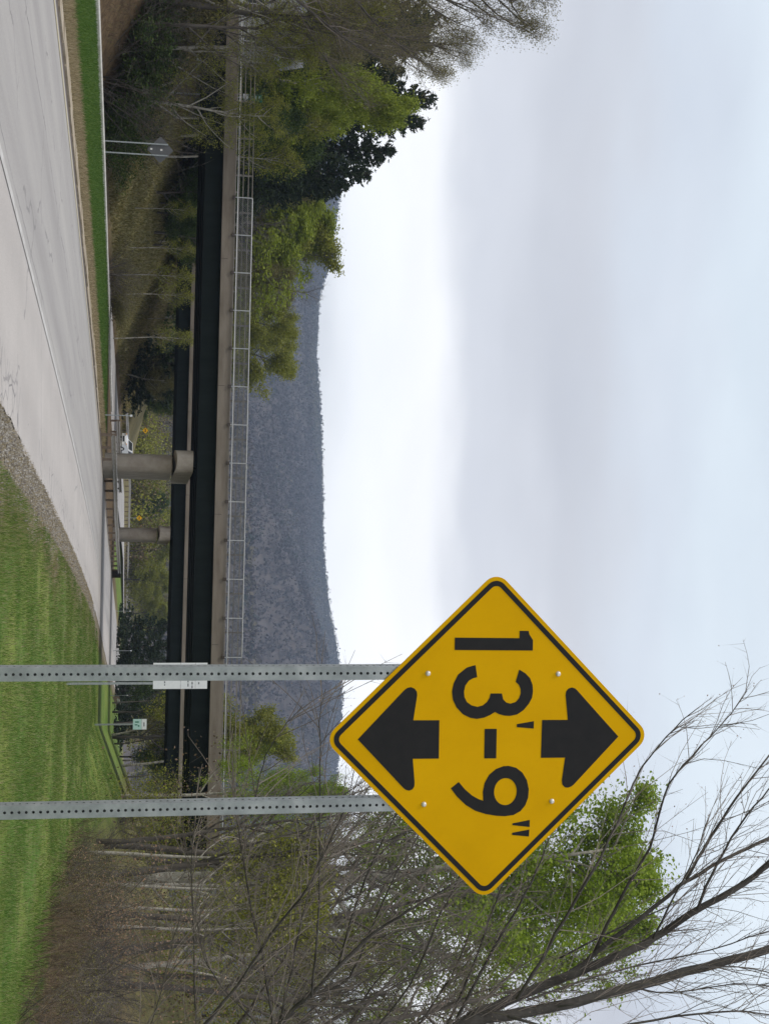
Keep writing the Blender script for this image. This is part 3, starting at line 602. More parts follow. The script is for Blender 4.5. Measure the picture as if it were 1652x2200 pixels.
# pale route marker
w = P(1556, 301, 78.0); base = zg(w[0], 78)
s3 = thing('route_marker', (w[0], 78, base), 'small pale green and white marker sign on a thin post', 'road sign'); zo = w[2] - base
q = MB(); flat(q, -.29, .29, zo - .37, zo + .09); pn = q.build('panel', M['palegreen'], s3)
q = MB(); flat(q, -.29, .29, zo + .10, zo + .37); pn2 = q.build('panel', M['white'], s3)
for x0, x1, z0, z1 in ((-.16, -.09, -.25, -.05), (.0, .06, -.27, -.12), (.05, .13, -.1, -.02)):
    q = MB(); flat(q, x0, x1, zo + z0, zo + z1, -.0085, -.0045); q.build('marking', M['streetgreen'], pn)
q = MB(); flat(q, -.1, .12, zo + .2, zo + .26, -.0085, -.0045); q.build('marking', M['greyink'], pn2)
q = MB(); q.box(-.04, .04, .004, .07, -.4, zo + .3); q.build('post', M['galv'], s3)
# back of a diamond sign on the left verge
w = P(322, 345, 67.0); base = zg(w[0], 67)
s4 = thing('sign_from_behind', (w[0], 67, base), 'grey back of a diamond sign on two thin posts beyond the verge', 'road sign', rot=(0, 0, math.radians(12))); zo = w[2] - base
c = math.sqrt(.5); q = MB(); pts = [((a - b_) * c, (a + b_) * c + zo) for a, b_ in ((.44, .38), (.38, .44), (-.38, .44), (-.44, .38), (-.44, -.38), (-.38, -.44), (.38, -.44), (.44, -.38))]
q.poly(pts, .004, 0.0); q.build('panel', M['signback'], s4)
for x in (-.255, .255): q = MB(); q.box(x - .03, x + .03, -.06, -.001, -1.0, zo + .35); q.build('post', M['galv'], s4)
for x, z in ((0.0, .05), (-.02, -.42)): q = MB(); q.box(x - .04, x + .04, -.012, -.001, zo + z - .05, zo + z + .05); q.build('clip', M['alu'], s4)
# two distant yellow diamonds
for U, V, Y_, lb in ((925, 313, 250.0, 'tiny yellow diamond sign left of the nearer pier'), (1113, 300, 262.0, 'tiny yellow diamond sign between the two piers')):
    w = P(U, V, Y_); base = zg(w[0], Y_); o = thing('warning_sign', (w[0], Y_, base), lb, 'road sign', 'far yellow warning signs'); zo = w[2] - base
    q = MB(); q.poly([(.53, zo), (0, zo + .53), (-.53, zo), (0, zo - .53)], .004, 0); pn = q.build('panel', M['yellow'], o)
    q = MB(); q.poly([(-.30, zo), (-.14, zo + .15), (-.14, zo + .06), (.14, zo + .06), (.14, zo + .15), (.30, zo), (.14, zo - .15), (.14, zo - .06), (-.14, zo - .06), (-.14, zo - .15)], -.004, -.01); q.build('arrow', M['black'], pn)
    q = MB(); q.box(-.05, .05, .006, .1, -.5, zo + .2); q.build('post', M['galv'], o)
# delineator posts
for k, (U, V, Y_, h_, lb) in enumerate(((893, 280, 84, 1.55, 'thin grey marker post at the start of the median guardrail'), (1313, 279, 190, .9, 'thin white tipped marker post under the bridge, leftmost of the right hand row'), (1398, 281, 170, 1.1, 'thin marker post with white tip under the bridge beside the near post'), (1494, 273, 150, 1.1, 'thin white tipped marker post in front of the dark pines'))):
    w = P(U, V, Y_); base = zg(w[0], Y_); o = thing('marker_post', (w[0], Y_, base), lb, 'marker post', 'roadside marker posts'); zo = w[2] - base
    q = MB(); q.box(-.03, .03, -.02, .02, -.3, zo - .001); q.build('stem', M['galv'], o); q = MB(); q.box(-.06, .06, -.03, .03, zo, zo + .14); q.build('reflector', M['white'], o)
# narrow green street sign up by the bridge end
w = P(210, 540, 104.0); base = zg(w[0], 104)
o = thing('street_sign', (w[0], 104, base), 'narrow green street sign with white panel beyond the left end of the overpass', 'road sign'); zo = w[2] - base
q = MB(); flat(q, -.28, .28, zo - .15, zo + .85); pn = q.build('panel', M['streetgreen'], o)
for z in (.02, .28, .54): q = MB(); flat(q, -.16, .16, zo + z, zo + z + .13, -.0085, -.0045); q.build('lettering', M['palegreen'], pn)
q = MB(); flat(q, -.26, .26, zo - .6, zo - .2); q.build('white_panel', M['white'], o)
q = MB(); q.box(-.05, .05, .004, .1, -.4, zo + .5); q.build('post', M['galv'], o)
# blue tag on the near pier
tagp = P(991, 279, 89.5)

# ------------------------------------------------------------------ white car on the opposite road
def car(x, y, z, rz):
    o = thing('car', (x, y, z), 'white car on the opposite road half hidden by the nearer pier', 'car', rot=(0, 0, rz))
    prof = [(-2.25, .35), (-2.3, .75), (-2.15, .98), (-1.75, 1.05), (-1.1, 1.62), (.55, 1.66), (1.15, 1.12), (2.05, .98), (2.25, .72), (2.25, .35)]
    def slab(pr, y0, y1, tuck=0):
        k = len(pr); v = [(a, y0, b_) for a, b_ in pr] + [(a, y1, b_) for a, b_ in pr]
        if tuck: v = [(a, yy * (1 - tuck * max(0, (zz - 1.0)) / .65), zz) for a, yy, zz in v]
        mb = MB(); mb.add(v, [np.arange(k)[None], (np.arange(k) + k)[::-1][None], np.array([(i, i + k, (i + 1) % k + k, (i + 1) % k) for i in range(k)])]); return mb
    bo = slab(prof, -.9, .9, .16).build('body', M['carwhite'], o)
    for yy in (-.905, .89):
        wmesh = slab([(-1.55, 1.1), (-1.05, 1.54), (.5, 1.58), (.98, 1.14)], yy, yy + .015, .16); wmesh.build('side_window', M['glass'], o)
    ws = MB(); ws.add([(1.12, -.72, 1.16), (1.12, .72, 1.16), (.64, .64, 1.60), (.64, -.64, 1.60)], np.array([(0, 1, 2, 3)])); ws.v[0] += np.array([.02, 0, .015]); ws.build('windscreen', M['glass'], o)
    for xx in (-1.4, 1.4):
        for yy in (-.82, .82):
            t_ = MB(); t_.tube([(xx, yy - .11, .33), (xx, yy + .11, .33)], .33, 16); wh = t_.build('wheel', M['tyre'], o)
            h_ = MB(); h_.tube([(xx, yy - .115, .33), (xx, yy + .115, .33)], .19, 10); h_.build('rim', M['alu'], wh)
    for yy in (-.68, .68):
        l_ = MB(); l_.box(2.2, 2.27, yy - .18, yy + .18, .68, .84); l_.build('headlight', M['alu'], o)
        l_ = MB(); l_.box(2.1, 2.275, yy - .2 if yy < 0 else yy + .1, yy - .1 if yy < 0 else yy + .2, .86, .95); l_.build('turn_signal', M['amber'], o)
    gr_ = MB(); gr_.box(2.2, 2.275, -.45, .45, .45, .66); gr_.build('grille', M['glass'], o)
w = P(968, 262, 175.0); car(w[0], 175, float(z_opp(175)) - .12, math.radians(-128))

# white house up behind the left trees
hl = P(30, 556, 104.0)
house = thing('house', (hl[0] - 4.2, 108, zg(hl[0], 108)), 'pale house half hidden by trees at the left end of the overpass', 'house', rot=(0, 0, math.radians(24)))
hz0 = hl[2] - zg(hl[0], 108)
q = MB(); q.box(-6, 6, -4, 4, -1.5, hz0 + 1.5); wall = q.build('wall', M['siding'], house)
for z in np.arange(hz0 - 2.6, hz0 + 1.4, .3): b_ = MB(); b_.box(-6.02, 6.02, -4.03, -4.0, z, z + .02); b_.build('clapboard', M['roofgrey'], wall)
rf = MB(); rf.add([(-6.4, -4.5, hz0 + 1.4), (6.4, -4.5, hz0 + 1.4), (6.4, 0, hz0 + 4.2), (-6.4, 0, hz0 + 4.2), (-6.4, 4.5, hz0 + 1.4), (6.4, 4.5, hz0 + 1.4)], [np.array([(0, 1, 2, 3), (3, 2, 5, 4)]), np.array([(0, 3, 4), (1, 5, 2)])]); rf.build('roof', M['roofgrey'], house)
for x in (-4, -1.2, 1.6, 4.3):
    q = MB(); q.box(x - .5, x + .5, -4.05, -4.0, hz0 - .9, hz0 + .5); wi = q.build('window', M['glass'], house)
    f_ = MB(); f_.box(x - .58, x + .58, -4.09, -4.052, hz0 + .5, hz0 + .6); f_.box(x - .58, x + .58, -4.09, -4.052, hz0 - 1.0, hz0 - .9); f_.box(x - .03, x + .03, -4.08, -4.052, hz0 - .9, hz0 + .5); f_.build('frame', M['carwhite'], wi)

# ------------------------------------------------------------------ vegetation builders
def unit(v): return v / (np.linalg.norm(v, axis=-1, keepdims=True) + 1e-12)
def path(rng, p0, d0, L, n, wob, up):
    pts = [np.array(p0, float)]; d = unit(np.array(d0, float)); st = L / n
    for i in range(n):
        d = unit(d + rng.normal(0, wob, 3) + np.array([0, 0, up])); pts.append(pts[-1] + d * st)
    return np.array(pts)
def along(pts, t):
    k = len(pts) - 1; f = np.clip(t * k, 0, k - 1e-6); i = int(f); return pts[i] + (pts[i + 1] - pts[i]) * (f - i), unit(pts[i + 1] - pts[i])
def spikes3(base, tip, r):
    """thin three-sided twigs from base to tip"""
    d = unit(tip - base); ref = np.where(np.abs(d[:, 2:3]) < .8, np.array([[0, 0, 1.]]), np.array([[1., 0, 0]]))
    a = unit(np.cross(d, ref)); b_ = np.cross(d, a); n_ = len(base); v = np.zeros((n_, 4, 3))
    for k in range(3):
        q = k * 2.0944; v[:, k] = base + r[:, None] * (math.cos(q) * a + math.sin(q) * b_)
    v[:, 3] = tip; o = np.arange(n_)[:, None] * 4
    return v.reshape(-1, 3), np.concatenate([o + np.array([[0, 1, 3]]), o + np.array([[1, 2, 3]]), o + np.array([[2, 0, 3]])])
def leaves(rng, c, size, flat_=.0):
    """leaf-sized kites with random tilt"""
    n_ = len(c); d = unit(rng.normal(0, 1, (n_, 3)) * np.array([1, 1, 1 - flat_])); e = unit(np.cross(d, rng.normal(0, 1, (n_, 3)))); s_ = size * rng.uniform(.55, 1.35, n_)[:, None]
    v = np.stack([c - d * s_ * .6, c + e * s_ * .42, c + d * s_ * .6, c - e * s_ * .42], 1)
    return v.reshape(-1, 3), np.arange(n_ * 4).reshape(-1, 4)

def hardwood(seed, h, r0, base=.28, spread=.36, n1=17, n2=8, n3=6, n4=4, leaf=0, lsize=.14, twig_r=.012, lean=(0, 0), up=.10, ldist=.22, twig_len=.8, fork=True):
    rng = np.random.default_rng(seed); wood = MB(); fine = MB()
    tr = path(rng, (0, 0, -.4), (lean[0], lean[1], 1), h * .86 + .4, 9, .055, .03)
    wood.tube(tr, np.linspace(1, .12, len(tr)) ** .9 * r0, 7)
    tips_b, tips_t, tips_r, pts = [], [], [], []
    for i in range(n1):
        t = base + (1 - base) * ((i + rng.random()) / n1) ** .9; p, d = along(tr, min(t, .98)); az = i * 2.4 + rng.normal(0, .4)
        eln = math.radians(rng.uniform(25, 55)); L = h * spread * (1.12 - .75 * (t - base) / (1 - base)) * rng.uniform(.75, 1.15)
        dr = np.array([math.cos(az) * math.cos(eln), math.sin(az) * math.cos(eln), math.sin(eln)])
        l1 = path(rng, p, dr, L, 6, .10, up); rad1 = r0 * .42 * (1.1 - .7 * t) + .008
        wood.tube(l1, np.linspace(rad1, rad1 * .2, 7), 5, False)
        for j in range(n2):
            tt = .22 + .78 * (j + rng.random()) / n2; p2, d2 = along(l1, min(tt, .99)); L2 = L * .48 * (1.15 - .6 * tt) * rng.uniform(.6, 1.2)
            dd = unit(d2 + rng.normal(0, .62, 3) + np.array([0, 0, .12])); l2 = path(rng, p2, dd, L2, 4, .12, up * .8)
            fine.tube(l2, np.linspace(max(rad1 * .33, twig_r * 1.2), twig_r * .6, 5), 3, False)
            for q in range(n3):
                t3 = .15 + .85 * (q + rng.random()) / n3; p3, d3 = along(l2, min(t3, .99)); d3 = unit(d3 + rng.normal(0, .6, 3) + np.array([0, 0, .1])); L3 = twig_len * rng.uniform(.5, 1.3) * (.5 + L2 * .35)
                e3 = p3 + d3 * L3; tips_b.append(p3); tips_t.append(e3); tips_r.append(twig_r * .75); pts += [e3, p3 + d3 * L3 * .6]
                for _ in range(n4):
                    f_ = rng.uniform(.2, .95); b4 = p3 + d3 * L3 * f_; d4 = unit(d3 + rng.normal(0, .75, 3)); e4 = b4 + d4 * L3 * rng.uniform(.3, .7)
                    tips_b.append(b4); tips_t.append(e4); tips_r.append(twig_r * .5); pts.append(e4)
    v, f_ = spikes3(np.array(tips_b), np.array(tips_t), np.array(tips_r)); fine.add(v, f_)
    pts = np.array(pts); lf = None
    if leaf:
        c = pts[rng.integers(0, len(pts), leaf)] + rng.normal(0, ldist, (leaf, 3)); lf = MB(); v, f_ = leaves(rng, c, lsize); lf.add(v, f_)
    return wood, fine, lf
def conifer(seed, h, r0, width, gap=.55, per=6, base=.06, droop=.18, spr=24, nl=.34):
    rng = np.random.default_rng(seed); wood = MB(); lf = MB()
    wood.tube([(0, 0, -.4), (0, 0, h * .5), (0.1, 0, h)], [r0, r0 * .55, .02], 7)
    cs, ds = [], []; z = h * base
    while z < h * .985:
        t = z / h; R = width * (1 - t) ** .72 * rng.uniform(.72, 1.12) + .25
        for k in range(per):
            az = rng.uniform(0, 6.283); L = R * rng.uniform(.6, 1.12); e = rng.uniform(-.05, .3) + .45 * t
            b_ = path(rng, (0, 0, z + rng.uniform(-.25, .25)), (math.cos(az), math.sin(az), e), L, 5, .07, -droop * .25 + .12 * t)
            b_[-2:, 2] += L * .05; wood.tube(b_, np.linspace(.035, .006, 6), 3, False)
            m_ = max(4, int(spr * L / width))
            for q in range(m_):
                p_, d_ = along(b_, .18 + .82 * rng.random() ** .7); cs.append(p_ + rng.normal(0, .10 + .05 * L, 3) * np.array([1, 1, .45])); ds.append(unit(d_ + rng.normal(0, .55, 3)))
        z += gap * rng.uniform(.7, 1.25)
    cs, ds = np.array(cs), np.array(ds)
    for k in range(3):                      # each spray is three narrow needle fans
        e = unit(np.cross(ds, rng.normal(0, 1, ds.shape))); d2 = unit(ds + rng.normal(0, .5, ds.shape)); s_ = nl * rng.uniform(.6, 1.4, len(cs))[:, None]
        v = np.stack([cs - d2 * s_ * .5, cs + e * s_ * .26, cs + d2 * s_ * .8, cs - e * s_ * .26], 1); lf.add(v.reshape(-1, 3), np.arange(len(cs) * 4).reshape(-1, 4))
    return wood, None, lf
def shrub(seed, h, w, stems=26, leaf=2500, lsize=.12, twig_r=.009, sub=9):
    rng = np.random.default_rng(seed); wood = MB(); fine = MB(); B_, T_, R_, pts = [], [], [], []
    for i in range(stems):
        az = rng.uniform(0, 6.283); sp_ = rng.random() ** .6; p0 = np.array([math.cos(az), math.sin(az), 0]) * w * .18 * rng.random() + np.array([0, 0, -.2])
        l = path(rng, p0, (math.cos(az) * sp_ * w / h * 1.1, math.sin(az) * sp_ * w / h * 1.1, 1), h * rng.uniform(.55, 1.05), 5, .12, .02)
        wood.tube(l, np.linspace(twig_r * 2.2, twig_r * .6, 6), 4, False)
        for j in range(sub):
            p_, d_ = along(l, .2 + .79 * rng.random()); d2 = unit(d_ + rng.normal(0, .65, 3)); L = h * .28 * rng.uniform(.4, 1.2); e = p_ + d2 * L
            B_.append(p_); T_.append(e); R_.append(twig_r * .7); pts.append(e)
            for _ in range(4):
                b4 = p_ + d2 * L * rng.uniform(.2, .95); e4 = b4 + unit(d2 + rng.normal(0, .7, 3)) * L * rng.uniform(.3, .6); B_.append(b4); T_.append(e4); R_.append(twig_r * .5); pts.append(e4)
    v, f_ = spikes3(np.array(B_), np.array(T_), np.array(R_)); fine.add(v, f_); lf = None
    if leaf:
        pts = np.array(pts); c = pts[rng.integers(0, len(pts), leaf)] + rng.normal(0, h * .05, (leaf, 3)); lf = MB(); v, f_ = leaves(rng, c, lsize); lf.add(v, f_)
    return wood, fine, lf

ORD = ['first', 'second', 'third', 'fourth', 'fifth', 'sixth', 'seventh', 'eighth', 'ninth', 'tenth']
PROTO = {}
def proto(key, built, bark, twig, leafmat):
    w, f_, l = built; PROTO[key] = [('trunk', w.mesh(key + '_trunk', True), bark)] + ([('twigs', f_.mesh(key + '_twigs'), twig)] if f_ else []) + ([('crown', l.mesh(key + '_crown'), leafmat)] if l else [])
proto('bare', hardwood(1, 17, .20, n3=5, twig_r=.008), M['bark'], M['twig'], None)
proto('bare2', hardwood(2, 19, .17, base=.35, spread=.28, n1=18, n3=5, twig_r=.008), M['bark'], M['twig'], None)
proto('bud', hardwood(3, 20, .24, leaf=11000, lsize=.08, ldist=.12, twig_r=.009), M['bark'], M['twigpink'], M['leafolive'])
proto('tallbud', hardwood(4, 27, .30, base=.30, spread=.33, n1=30, n2=10, n3=7, leaf=30000, lsize=.07, ldist=.2, up=.15, twig_r=.009), M['bark'], M['twigpink'], M['leafolive'])
proto('green', hardwood(5, 22, .22, base=.34, spread=.24, n1=24, n2=9, leaf=44000, lsize=.10, ldist=.14, twig_r=.008), M['barkpale'], M['twig'], M['leafbright'])
proto('green2', hardwood(6, 13, .15, base=.2, spread=.34, n1=16, n2=7, n4=3, leaf=36000, lsize=.12, ldist=.16), M['barkpale'], M['twig'], M['leaflime'])
proto('yellow', hardwood(7, 12, .14, base=.12, spread=.36, n1=16, n2=7, n4=3, leaf=32000, lsize=.125, ldist=.18), M['bark'], M['twigpink'], M['leafyellow'])
proto('mixed', hardwood(8, 15, .17, base=.15, spread=.33, n1=17, n2=7, n4=3, leaf=22000, lsize=.11, ldist=.18), M['barkpale'], M['twig'], M['leafolive'])
proto('mixedn', hardwood(28, 15, .17, base=.15, spread=.33, n1=17, n2=8, n4=4, leaf=13000, lsize=.075, ldist=.12, twig_r=.008), M['barkpale'], M['twig'], M['leafyellow'])
proto('shruben', shrub(24, 4.2, 3.4, 40, 0, sub=12), M['bark'], M['twig'], None)
proto('shrubyn', shrub(25, 3.6, 3.4, 34, 7000, .055, .007, 11), M['bark'], M['twig'], M['leafyellow'])
proto('shrubon', shrub(26, 3.4, 3.4, 34, 4500, .05, .007, 11), M['bark'], M['twigpink'], M['leafolive'])
proto('deep', hardwood(9, 13, .16, base=.10, spread=.34, n1=16, n2=7, n4=3, leaf=30000, lsize=.15, ldist=.38), M['bark'], M['twig'], M['leafdeep'])
proto('birch', hardwood(10, 14, .11, base=.45, spread=.22, n1=12, n2=6, n4=3, leaf=2500, lsize=.13, lean=(.10, .0)), M['barkpale'], M['twig'], M['leafyellow'])
proto('pine', conifer(11, 21, .28, 4.6, .38, 8, .06, .18, 34, .30), M['bark'], None, M['needle'])
proto('pine2', conifer(12, 17, .24, 4.2, .36, 8, .05, .18, 34, .30), M['bark'], None, M['needle'])
proto('hemlock', conifer(13, 10, .16, 3.2, .42, 6, .02), M['bark'], None, M['needle'])
proto('shrubbare', shrub(14, 4.2, 3.4, 34, 0), M['bark'], M['twig'], None)
proto('shruby', shrub(15, 3.6, 3.4, 30, 11000, .10), M['bark'], M['twig'], M['leafyellow'])
proto('shrubo', shrub(16, 3.4, 3.4, 30, 9000, .10), M['bark'], M['twig'], M['leafolive'])
proto('shrubd', shrub(17, 3.0, 3.4, 34, 15000, .085), M['bark'], M['twig'], M['leafdeep'])
proto('beech', shrub(18, 4.6, 2.6, 14, 2400, .06), M['bark'], M['twig'], M['leaftan'])
HGT = dict(mixedn=15, shruben=4.2, shrubyn=3.6, shrubon=3.4, bare=17, bare2=19, bud=20, tallbud=27, green=22, green2=13, yellow=12, mixed=15, deep=13, birch=14, pine=21, pine2=17, hemlock=10, shrubbare=4.2, shruby=3.6, shrubo=3.4, shrubd=3.0, beech=4.6)
NAME = dict(mixedn='budding_tree', shruben='bare_shrub', shrubyn='leafy_shrub', shrubon='budding_shrub', bare='bare_tree', bare2='bare_tree', bud='budding_tree', tallbud='budding_tree', green='leafy_tree', green2='leafy_tree', yellow='leafy_tree', mixed='budding_tree', deep='leafy_tree', birch='birch_tree', pine='pine_tree', pine2='pine_tree', hemlock='hemlock_tree', shrubbare='bare_shrub', shruby='leafy_shrub', shrubo='budding_shrub', shrubd='leafy_shrub', beech='beech_sapling')
def plant(key, x, y, h, label, group=None, rz=None, wide=1.0, z=None, cat=None):
    sc_ = h / HGT[key]; o = thing(NAME[key], (x, y, zg(x, y) - .1 if z is None else z), label, cat or ('shrub' if 'shrub' in NAME[key] or 'sapling' in NAME[key] else 'tree'), group, (0, 0, (x * 7.31 + y * 3.17 + h) % 6.283 if rz is None else rz))
    o.scale = (sc_ * wide, sc_ * wide, sc_)
    for nm, me_, mt in PROTO[key]: link(nm, me_, mt, o)
    return o
def at(key, U, Vtop, Y_, label, group=None, wide=1.0, rz=None):
    """a tree whose top stands at photo height Vtop, rooted on the ground at distance Y_"""
    w_ = P(U, Vtop, Y_); gz_ = zg(w_[0], Y_); return plant(key, w_[0], Y_, max(.8, w_[2] - gz_), label, group, rz, wide)

# --- left: trees round the end of the overpass
at('tallbud', -25, 1225, 78, 'tallest budding tree at the left, its thin crown against the sky', wide=1.1, rz=.4)
at('tallbud', 60, 1090, 84, 'lower budding tree beside the tallest one at the left', wide=.9, rz=2.4)
at('bud', -120, 1000, 72, 'budding tree at the left edge with arching pale limbs', rz=2.0)
at('pine', 40, 945, 128, 'tall dark pine nearest the left edge', wide=1.15)
at('pine', 265, 912, 124, 'tall dark pine with jagged right side against the sky', wide=1.2)
at('pine2', 375, 800, 122, 'dark pine showing between the lower pine and the round green tree', wide=1.1)
at('pine2', 330, 850, 128, 'lower dark pine at the right of the pine group', wide=1.15)
at('pine2', 150, 870, 132, 'dark pine behind the bright green maple', wide=1.2)
at('green2', 175, 920, 108, 'bright green leafy maple in front of the dark pines', wide=.7)
at('green2', 318, 770, 116, 'smaller bright green tree before the right hand pine', wide=.75)
at('mixed', 90, 800, 104, 'olive budding tree just beyond the left end of the overpass', wide=.9)
at('birch', 277, 740, 110, 'pale slender trunked birch behind the left railing', rz=3.1)
at('birch', 357, 680, 112, 'second pale birch behind the railing, right of the first', rz=3.3)
at('green2', 485, 752, 150, 'round fresh green tree behind the left part of the screen', wide=1.9, rz=0.5)
at('yellow', 520, 735, 158, 'yellowish green tree close behind the round green tree', wide=1.2, rz=1.5)
at('mixed', 545, 690, 160, 'olive tree just right of the round green tree', wide=1.4)
at('bare', 530, 745, 156, 'thin bare tree topping the round green tree')
at('bare2', 590, 720, 175, 'bare tree on the left shoulder of the hill view')
at('mixed', 590, 640, 150, 'olive tree behind the screen left of the hill', wide=1.0)
at('mixed', 640, 640, 168, 'olive budding tree behind the screen, second left of the hill', wide=.9)
at('yellow', 690, 648, 176, 'yellow green tree behind the screen, last but one before the hill', wide=.9)
at('yellow', 755, 645, 190, 'yellow green tree whose slope meets the open hill', wide=1.25)
at('mixed', 420, 690, 132, 'olive tree between the pines and the round green tree', wide=.9)
at('bare', 500, 640, 130, 'grey bare tree just behind the left screen panels')
at('deep', 220, 660, 106, 'deep green tree behind the railing left end', wide=1.1)
at('deep', 130, 690, 112, 'deep green tree right of the pale house', wide=1.0)
at('shrubbare', 190, 470, 84, 'grey bare shrub tangled before the left end of the girder', wide=1.5)
at('shrubbare', 90, 530, 85, 'large bare shrub before the left railing', wide=1.3)
at('shrubo', 10, 520, 86, 'olive shrub at the left edge below the house', wide=1.0)
at('deep', -60, 520, 85, 'dark leafy tree at the left edge on the brown slope', wide=1.3)
at('shrubd', 250, 345, 87, 'dark green shrub on the slope under the left girder end', wide=1.3)
at('shrubd', 130, 400, 86, 'dark green shrub on the brown slope at left', wide=1.6)
at('shrubd', 50, 420, 87, 'olive shrub on the brown slope near the left edge', wide=1.5)
at('shrubbare', 300, 390, 105, 'bare shrub in the shadow under the left of the overpass', wide=1.5)
at('pine', 215, 935, 134, 'dark pine between the left edge pine and the jagged one', wide=1.25)
at('pine2', 405, 752, 130, 'lowest dark pine of the group, next to the round green tree', wide=1.2)
at('pine', 100, 930, 138, 'dark pine partly hidden by the olive budding tree', wide=1.25)
at('bud', 30, 1010, 92, 'budding tree overlapping the pines at the left edge', wide=1.0)
at('deep', 300, 690, 118, 'deep green tree low between the pines and the railing', wide=1.2)
at('deep', 390, 640, 124, 'deep green tree behind the first screen panel', wide=1.2)
at('mixedn', 25, 870, 84, 'airy pale limbed tree before the left end of the overpass', wide=1.1)
at('mixedn', 140, 720, 85, 'second airy tree crossing the left railing', wide=1.1)
at('mixedn', 235, 640, 86, 'smaller airy tree crossing the left railing', wide=1.1)
at('bare', 85, 780, 83, 'thin bare tree crossing the left railing', wide=.9)
at('pine', 60, 930, 118, 'dark pine behind the airy tree at the left', wide=1.3)
at('pine2', 180, 850, 120, 'dark pine behind the bright maple and the street sign', wide=1.3)
# --- under the bridges, left side: wood on the cut slope
lab = 'tree of the dim wood seen between and beneath the two overpasses'
for k in range(26):
    y = RNG.uniform(116, 134); s_ = RNG.uniform(-50, -36.5) if k % 3 else RNG.uniform(-37, -33.5)
    plant(['deep', 'mixed', 'bare', 'deep', 'bare2', 'hemlock', 'deep'][k % 7], float(cy(y)) + s_, y, RNG.uniform(4.5, 8.5), lab, 'wood beneath the overpasses', wide=1.5)
for k in range(26):
    y = RNG.uniform(153, 205); s_ = min(RNG.uniform(-46, -27.5), -.078 * y - float(cy(y)))
    plant(['deep', 'mixed', 'bare', 'hemlock', 'bare2', 'deep', 'mixed'][k % 7], float(cy(y)) + s_, y, RNG.uniform(4.5, 9), lab, 'wood beneath the overpasses', wide=1.4)
for k, (U, Y_) in enumerate(((455, 112), (540, 118), (600, 114), (640, 122), (690, 150), (735, 128), (775, 160), (815, 172), (860, 178))):
    at('birch', U, 440, Y_, ORD[k] + ' thin pale birch stem from the left under the overpasses', 'birches on the left slope', rz=RNG.uniform(2.6, 3.6))
at('shrubo', 640, 300, 118, 'reddish brown shrub at the foot of the left slope', wide=1.7)
at('shrubbare', 590, 330, 112, 'bare shrub between the overpass shadows on the left slope', wide=1.5)
for k, (U, V, Y_) in enumerate(((800, 340, 182), (850, 335, 190), (890, 315, 205))):
    at('shrubd', U, V, Y_, ORD[k] + ' dark olive shrub from the left at the bend before the nearer pier', 'dark shrubs at the bend', wide=1.3)
# --- far middle, beyond the bridges
for k, (U, V, Y_, key) in enumerate(((930, 335, 340, 'shrubo'), (985, 330, 350, 'bare'), (1060, 350, 330, 'shruby'), (1085, 345, 320, 'deep'), (1120, 350, 340, 'yellow'), (1185, 355, 330, 'yellow'), (1215, 345, 350, 'shruby'), (1245, 360, 340, 'yellow'), (1285, 355, 360, 'mixed'), (1320, 350, 345, 'yellow'))):
    at(key, U, V + 20, Y_, ORD[k] + ' small far bush from the left beyond the piers', 'far bushes beyond the piers', wide=1.5)
for k in range(14):
    U = 880 + 480 * (k + RNG.random()) / 14
    at(['bare', 'mixed', 'bud'][k % 3], U, RNG.uniform(380, 430), RNG.uniform(380, 470), 'brownish far tree behind the bushes beyond the piers', 'far brown trees behind the bushes', wide=1.3)
for k, (U, V, Y_) in enumerate(((1350, 372, 225), (1390, 365, 205), (1420, 372, 232), (1450, 360, 210), (1485, 370, 200), (1520, 362, 215), (1550, 368, 190))):
    at('hemlock', U, V + 15, Y_, ORD[k] + ' dark evergreen from the left in the row under the right span', 'evergreens under the right span', wide=1.25)
for k in range(16):
    U = 1500 + 330 * (k + RNG.random()) / 16
    at(['bare2', 'deep', 'bare', 'mixed'][k % 4], U, RNG.uniform(420, 480), RNG.uniform(154, 205), 'tree of the dim wood under the right end of the overpasses', 'wood under the right end', wide=1.0)
# --- right: behind and around the sign
at('yellow', 1580, 640, 153, 'yellow green tree above the right end of the overpass', wide=.8)
at('green2', 1640, 640, 151, 'fresh green tree above the right end of the overpass', wide=.7)
at('green', 1700, 800, 80, 'slender leafy tree rising behind the lower edge of the yellow sign', wide=.85)
at('green', 1845, 1500, 62, 'tall bright green tree right of the yellow sign', wide=1.2, rz=1.0)
at('green', 1940, 1465, 66, 'tall bright green tree at the right, second behind the yellow sign', wide=1.15, rz=2.2)
for U, V, Y_, key, lb in ((1790, 900, 58, 'bare2', 'grey bare tree right of the right post'), (1860, 1010, 52, 'bare', 'bare spreading tree behind the brush'), (1935, 1060, 48, 'bare2', 'bare tree with pale upright trunk amid the thicket'), (2010, 1180, 50, 'bare', 'taller bare tree near the right edge'),
                          (2080, 1120, 44, 'bare2', 'bare tree close to the right edge'), (2150, 1230, 46, 'bud', 'budding tree at the right edge of the thicket'), (2240, 1300, 42, 'bare', 'bare tree cut by the right edge')):
    at(key, U, V, Y_, lb)
for k in range(22):
    U = 1760 + 520 * (k + RNG.random()) / 22
    at(['mixedn', 'bare', 'mixedn', 'bud', 'bare2', 'mixedn'][k % 6], U, RNG.uniform(640, 950), RNG.uniform(56, 105), 'tree in the brown thicket at the right beyond the lawn', 'thicket beyond the right lawn')
for k, (U, Y_) in enumerate(((1815, 52), (1880, 50), (1925, 46), (1965, 44))):
    at('birch', U, 760, Y_, ORD[k] + ' pale leaning birch stem from the right post along the lawn edge', 'birches at the lawn edge', rz=RNG.uniform(-.4, .4))
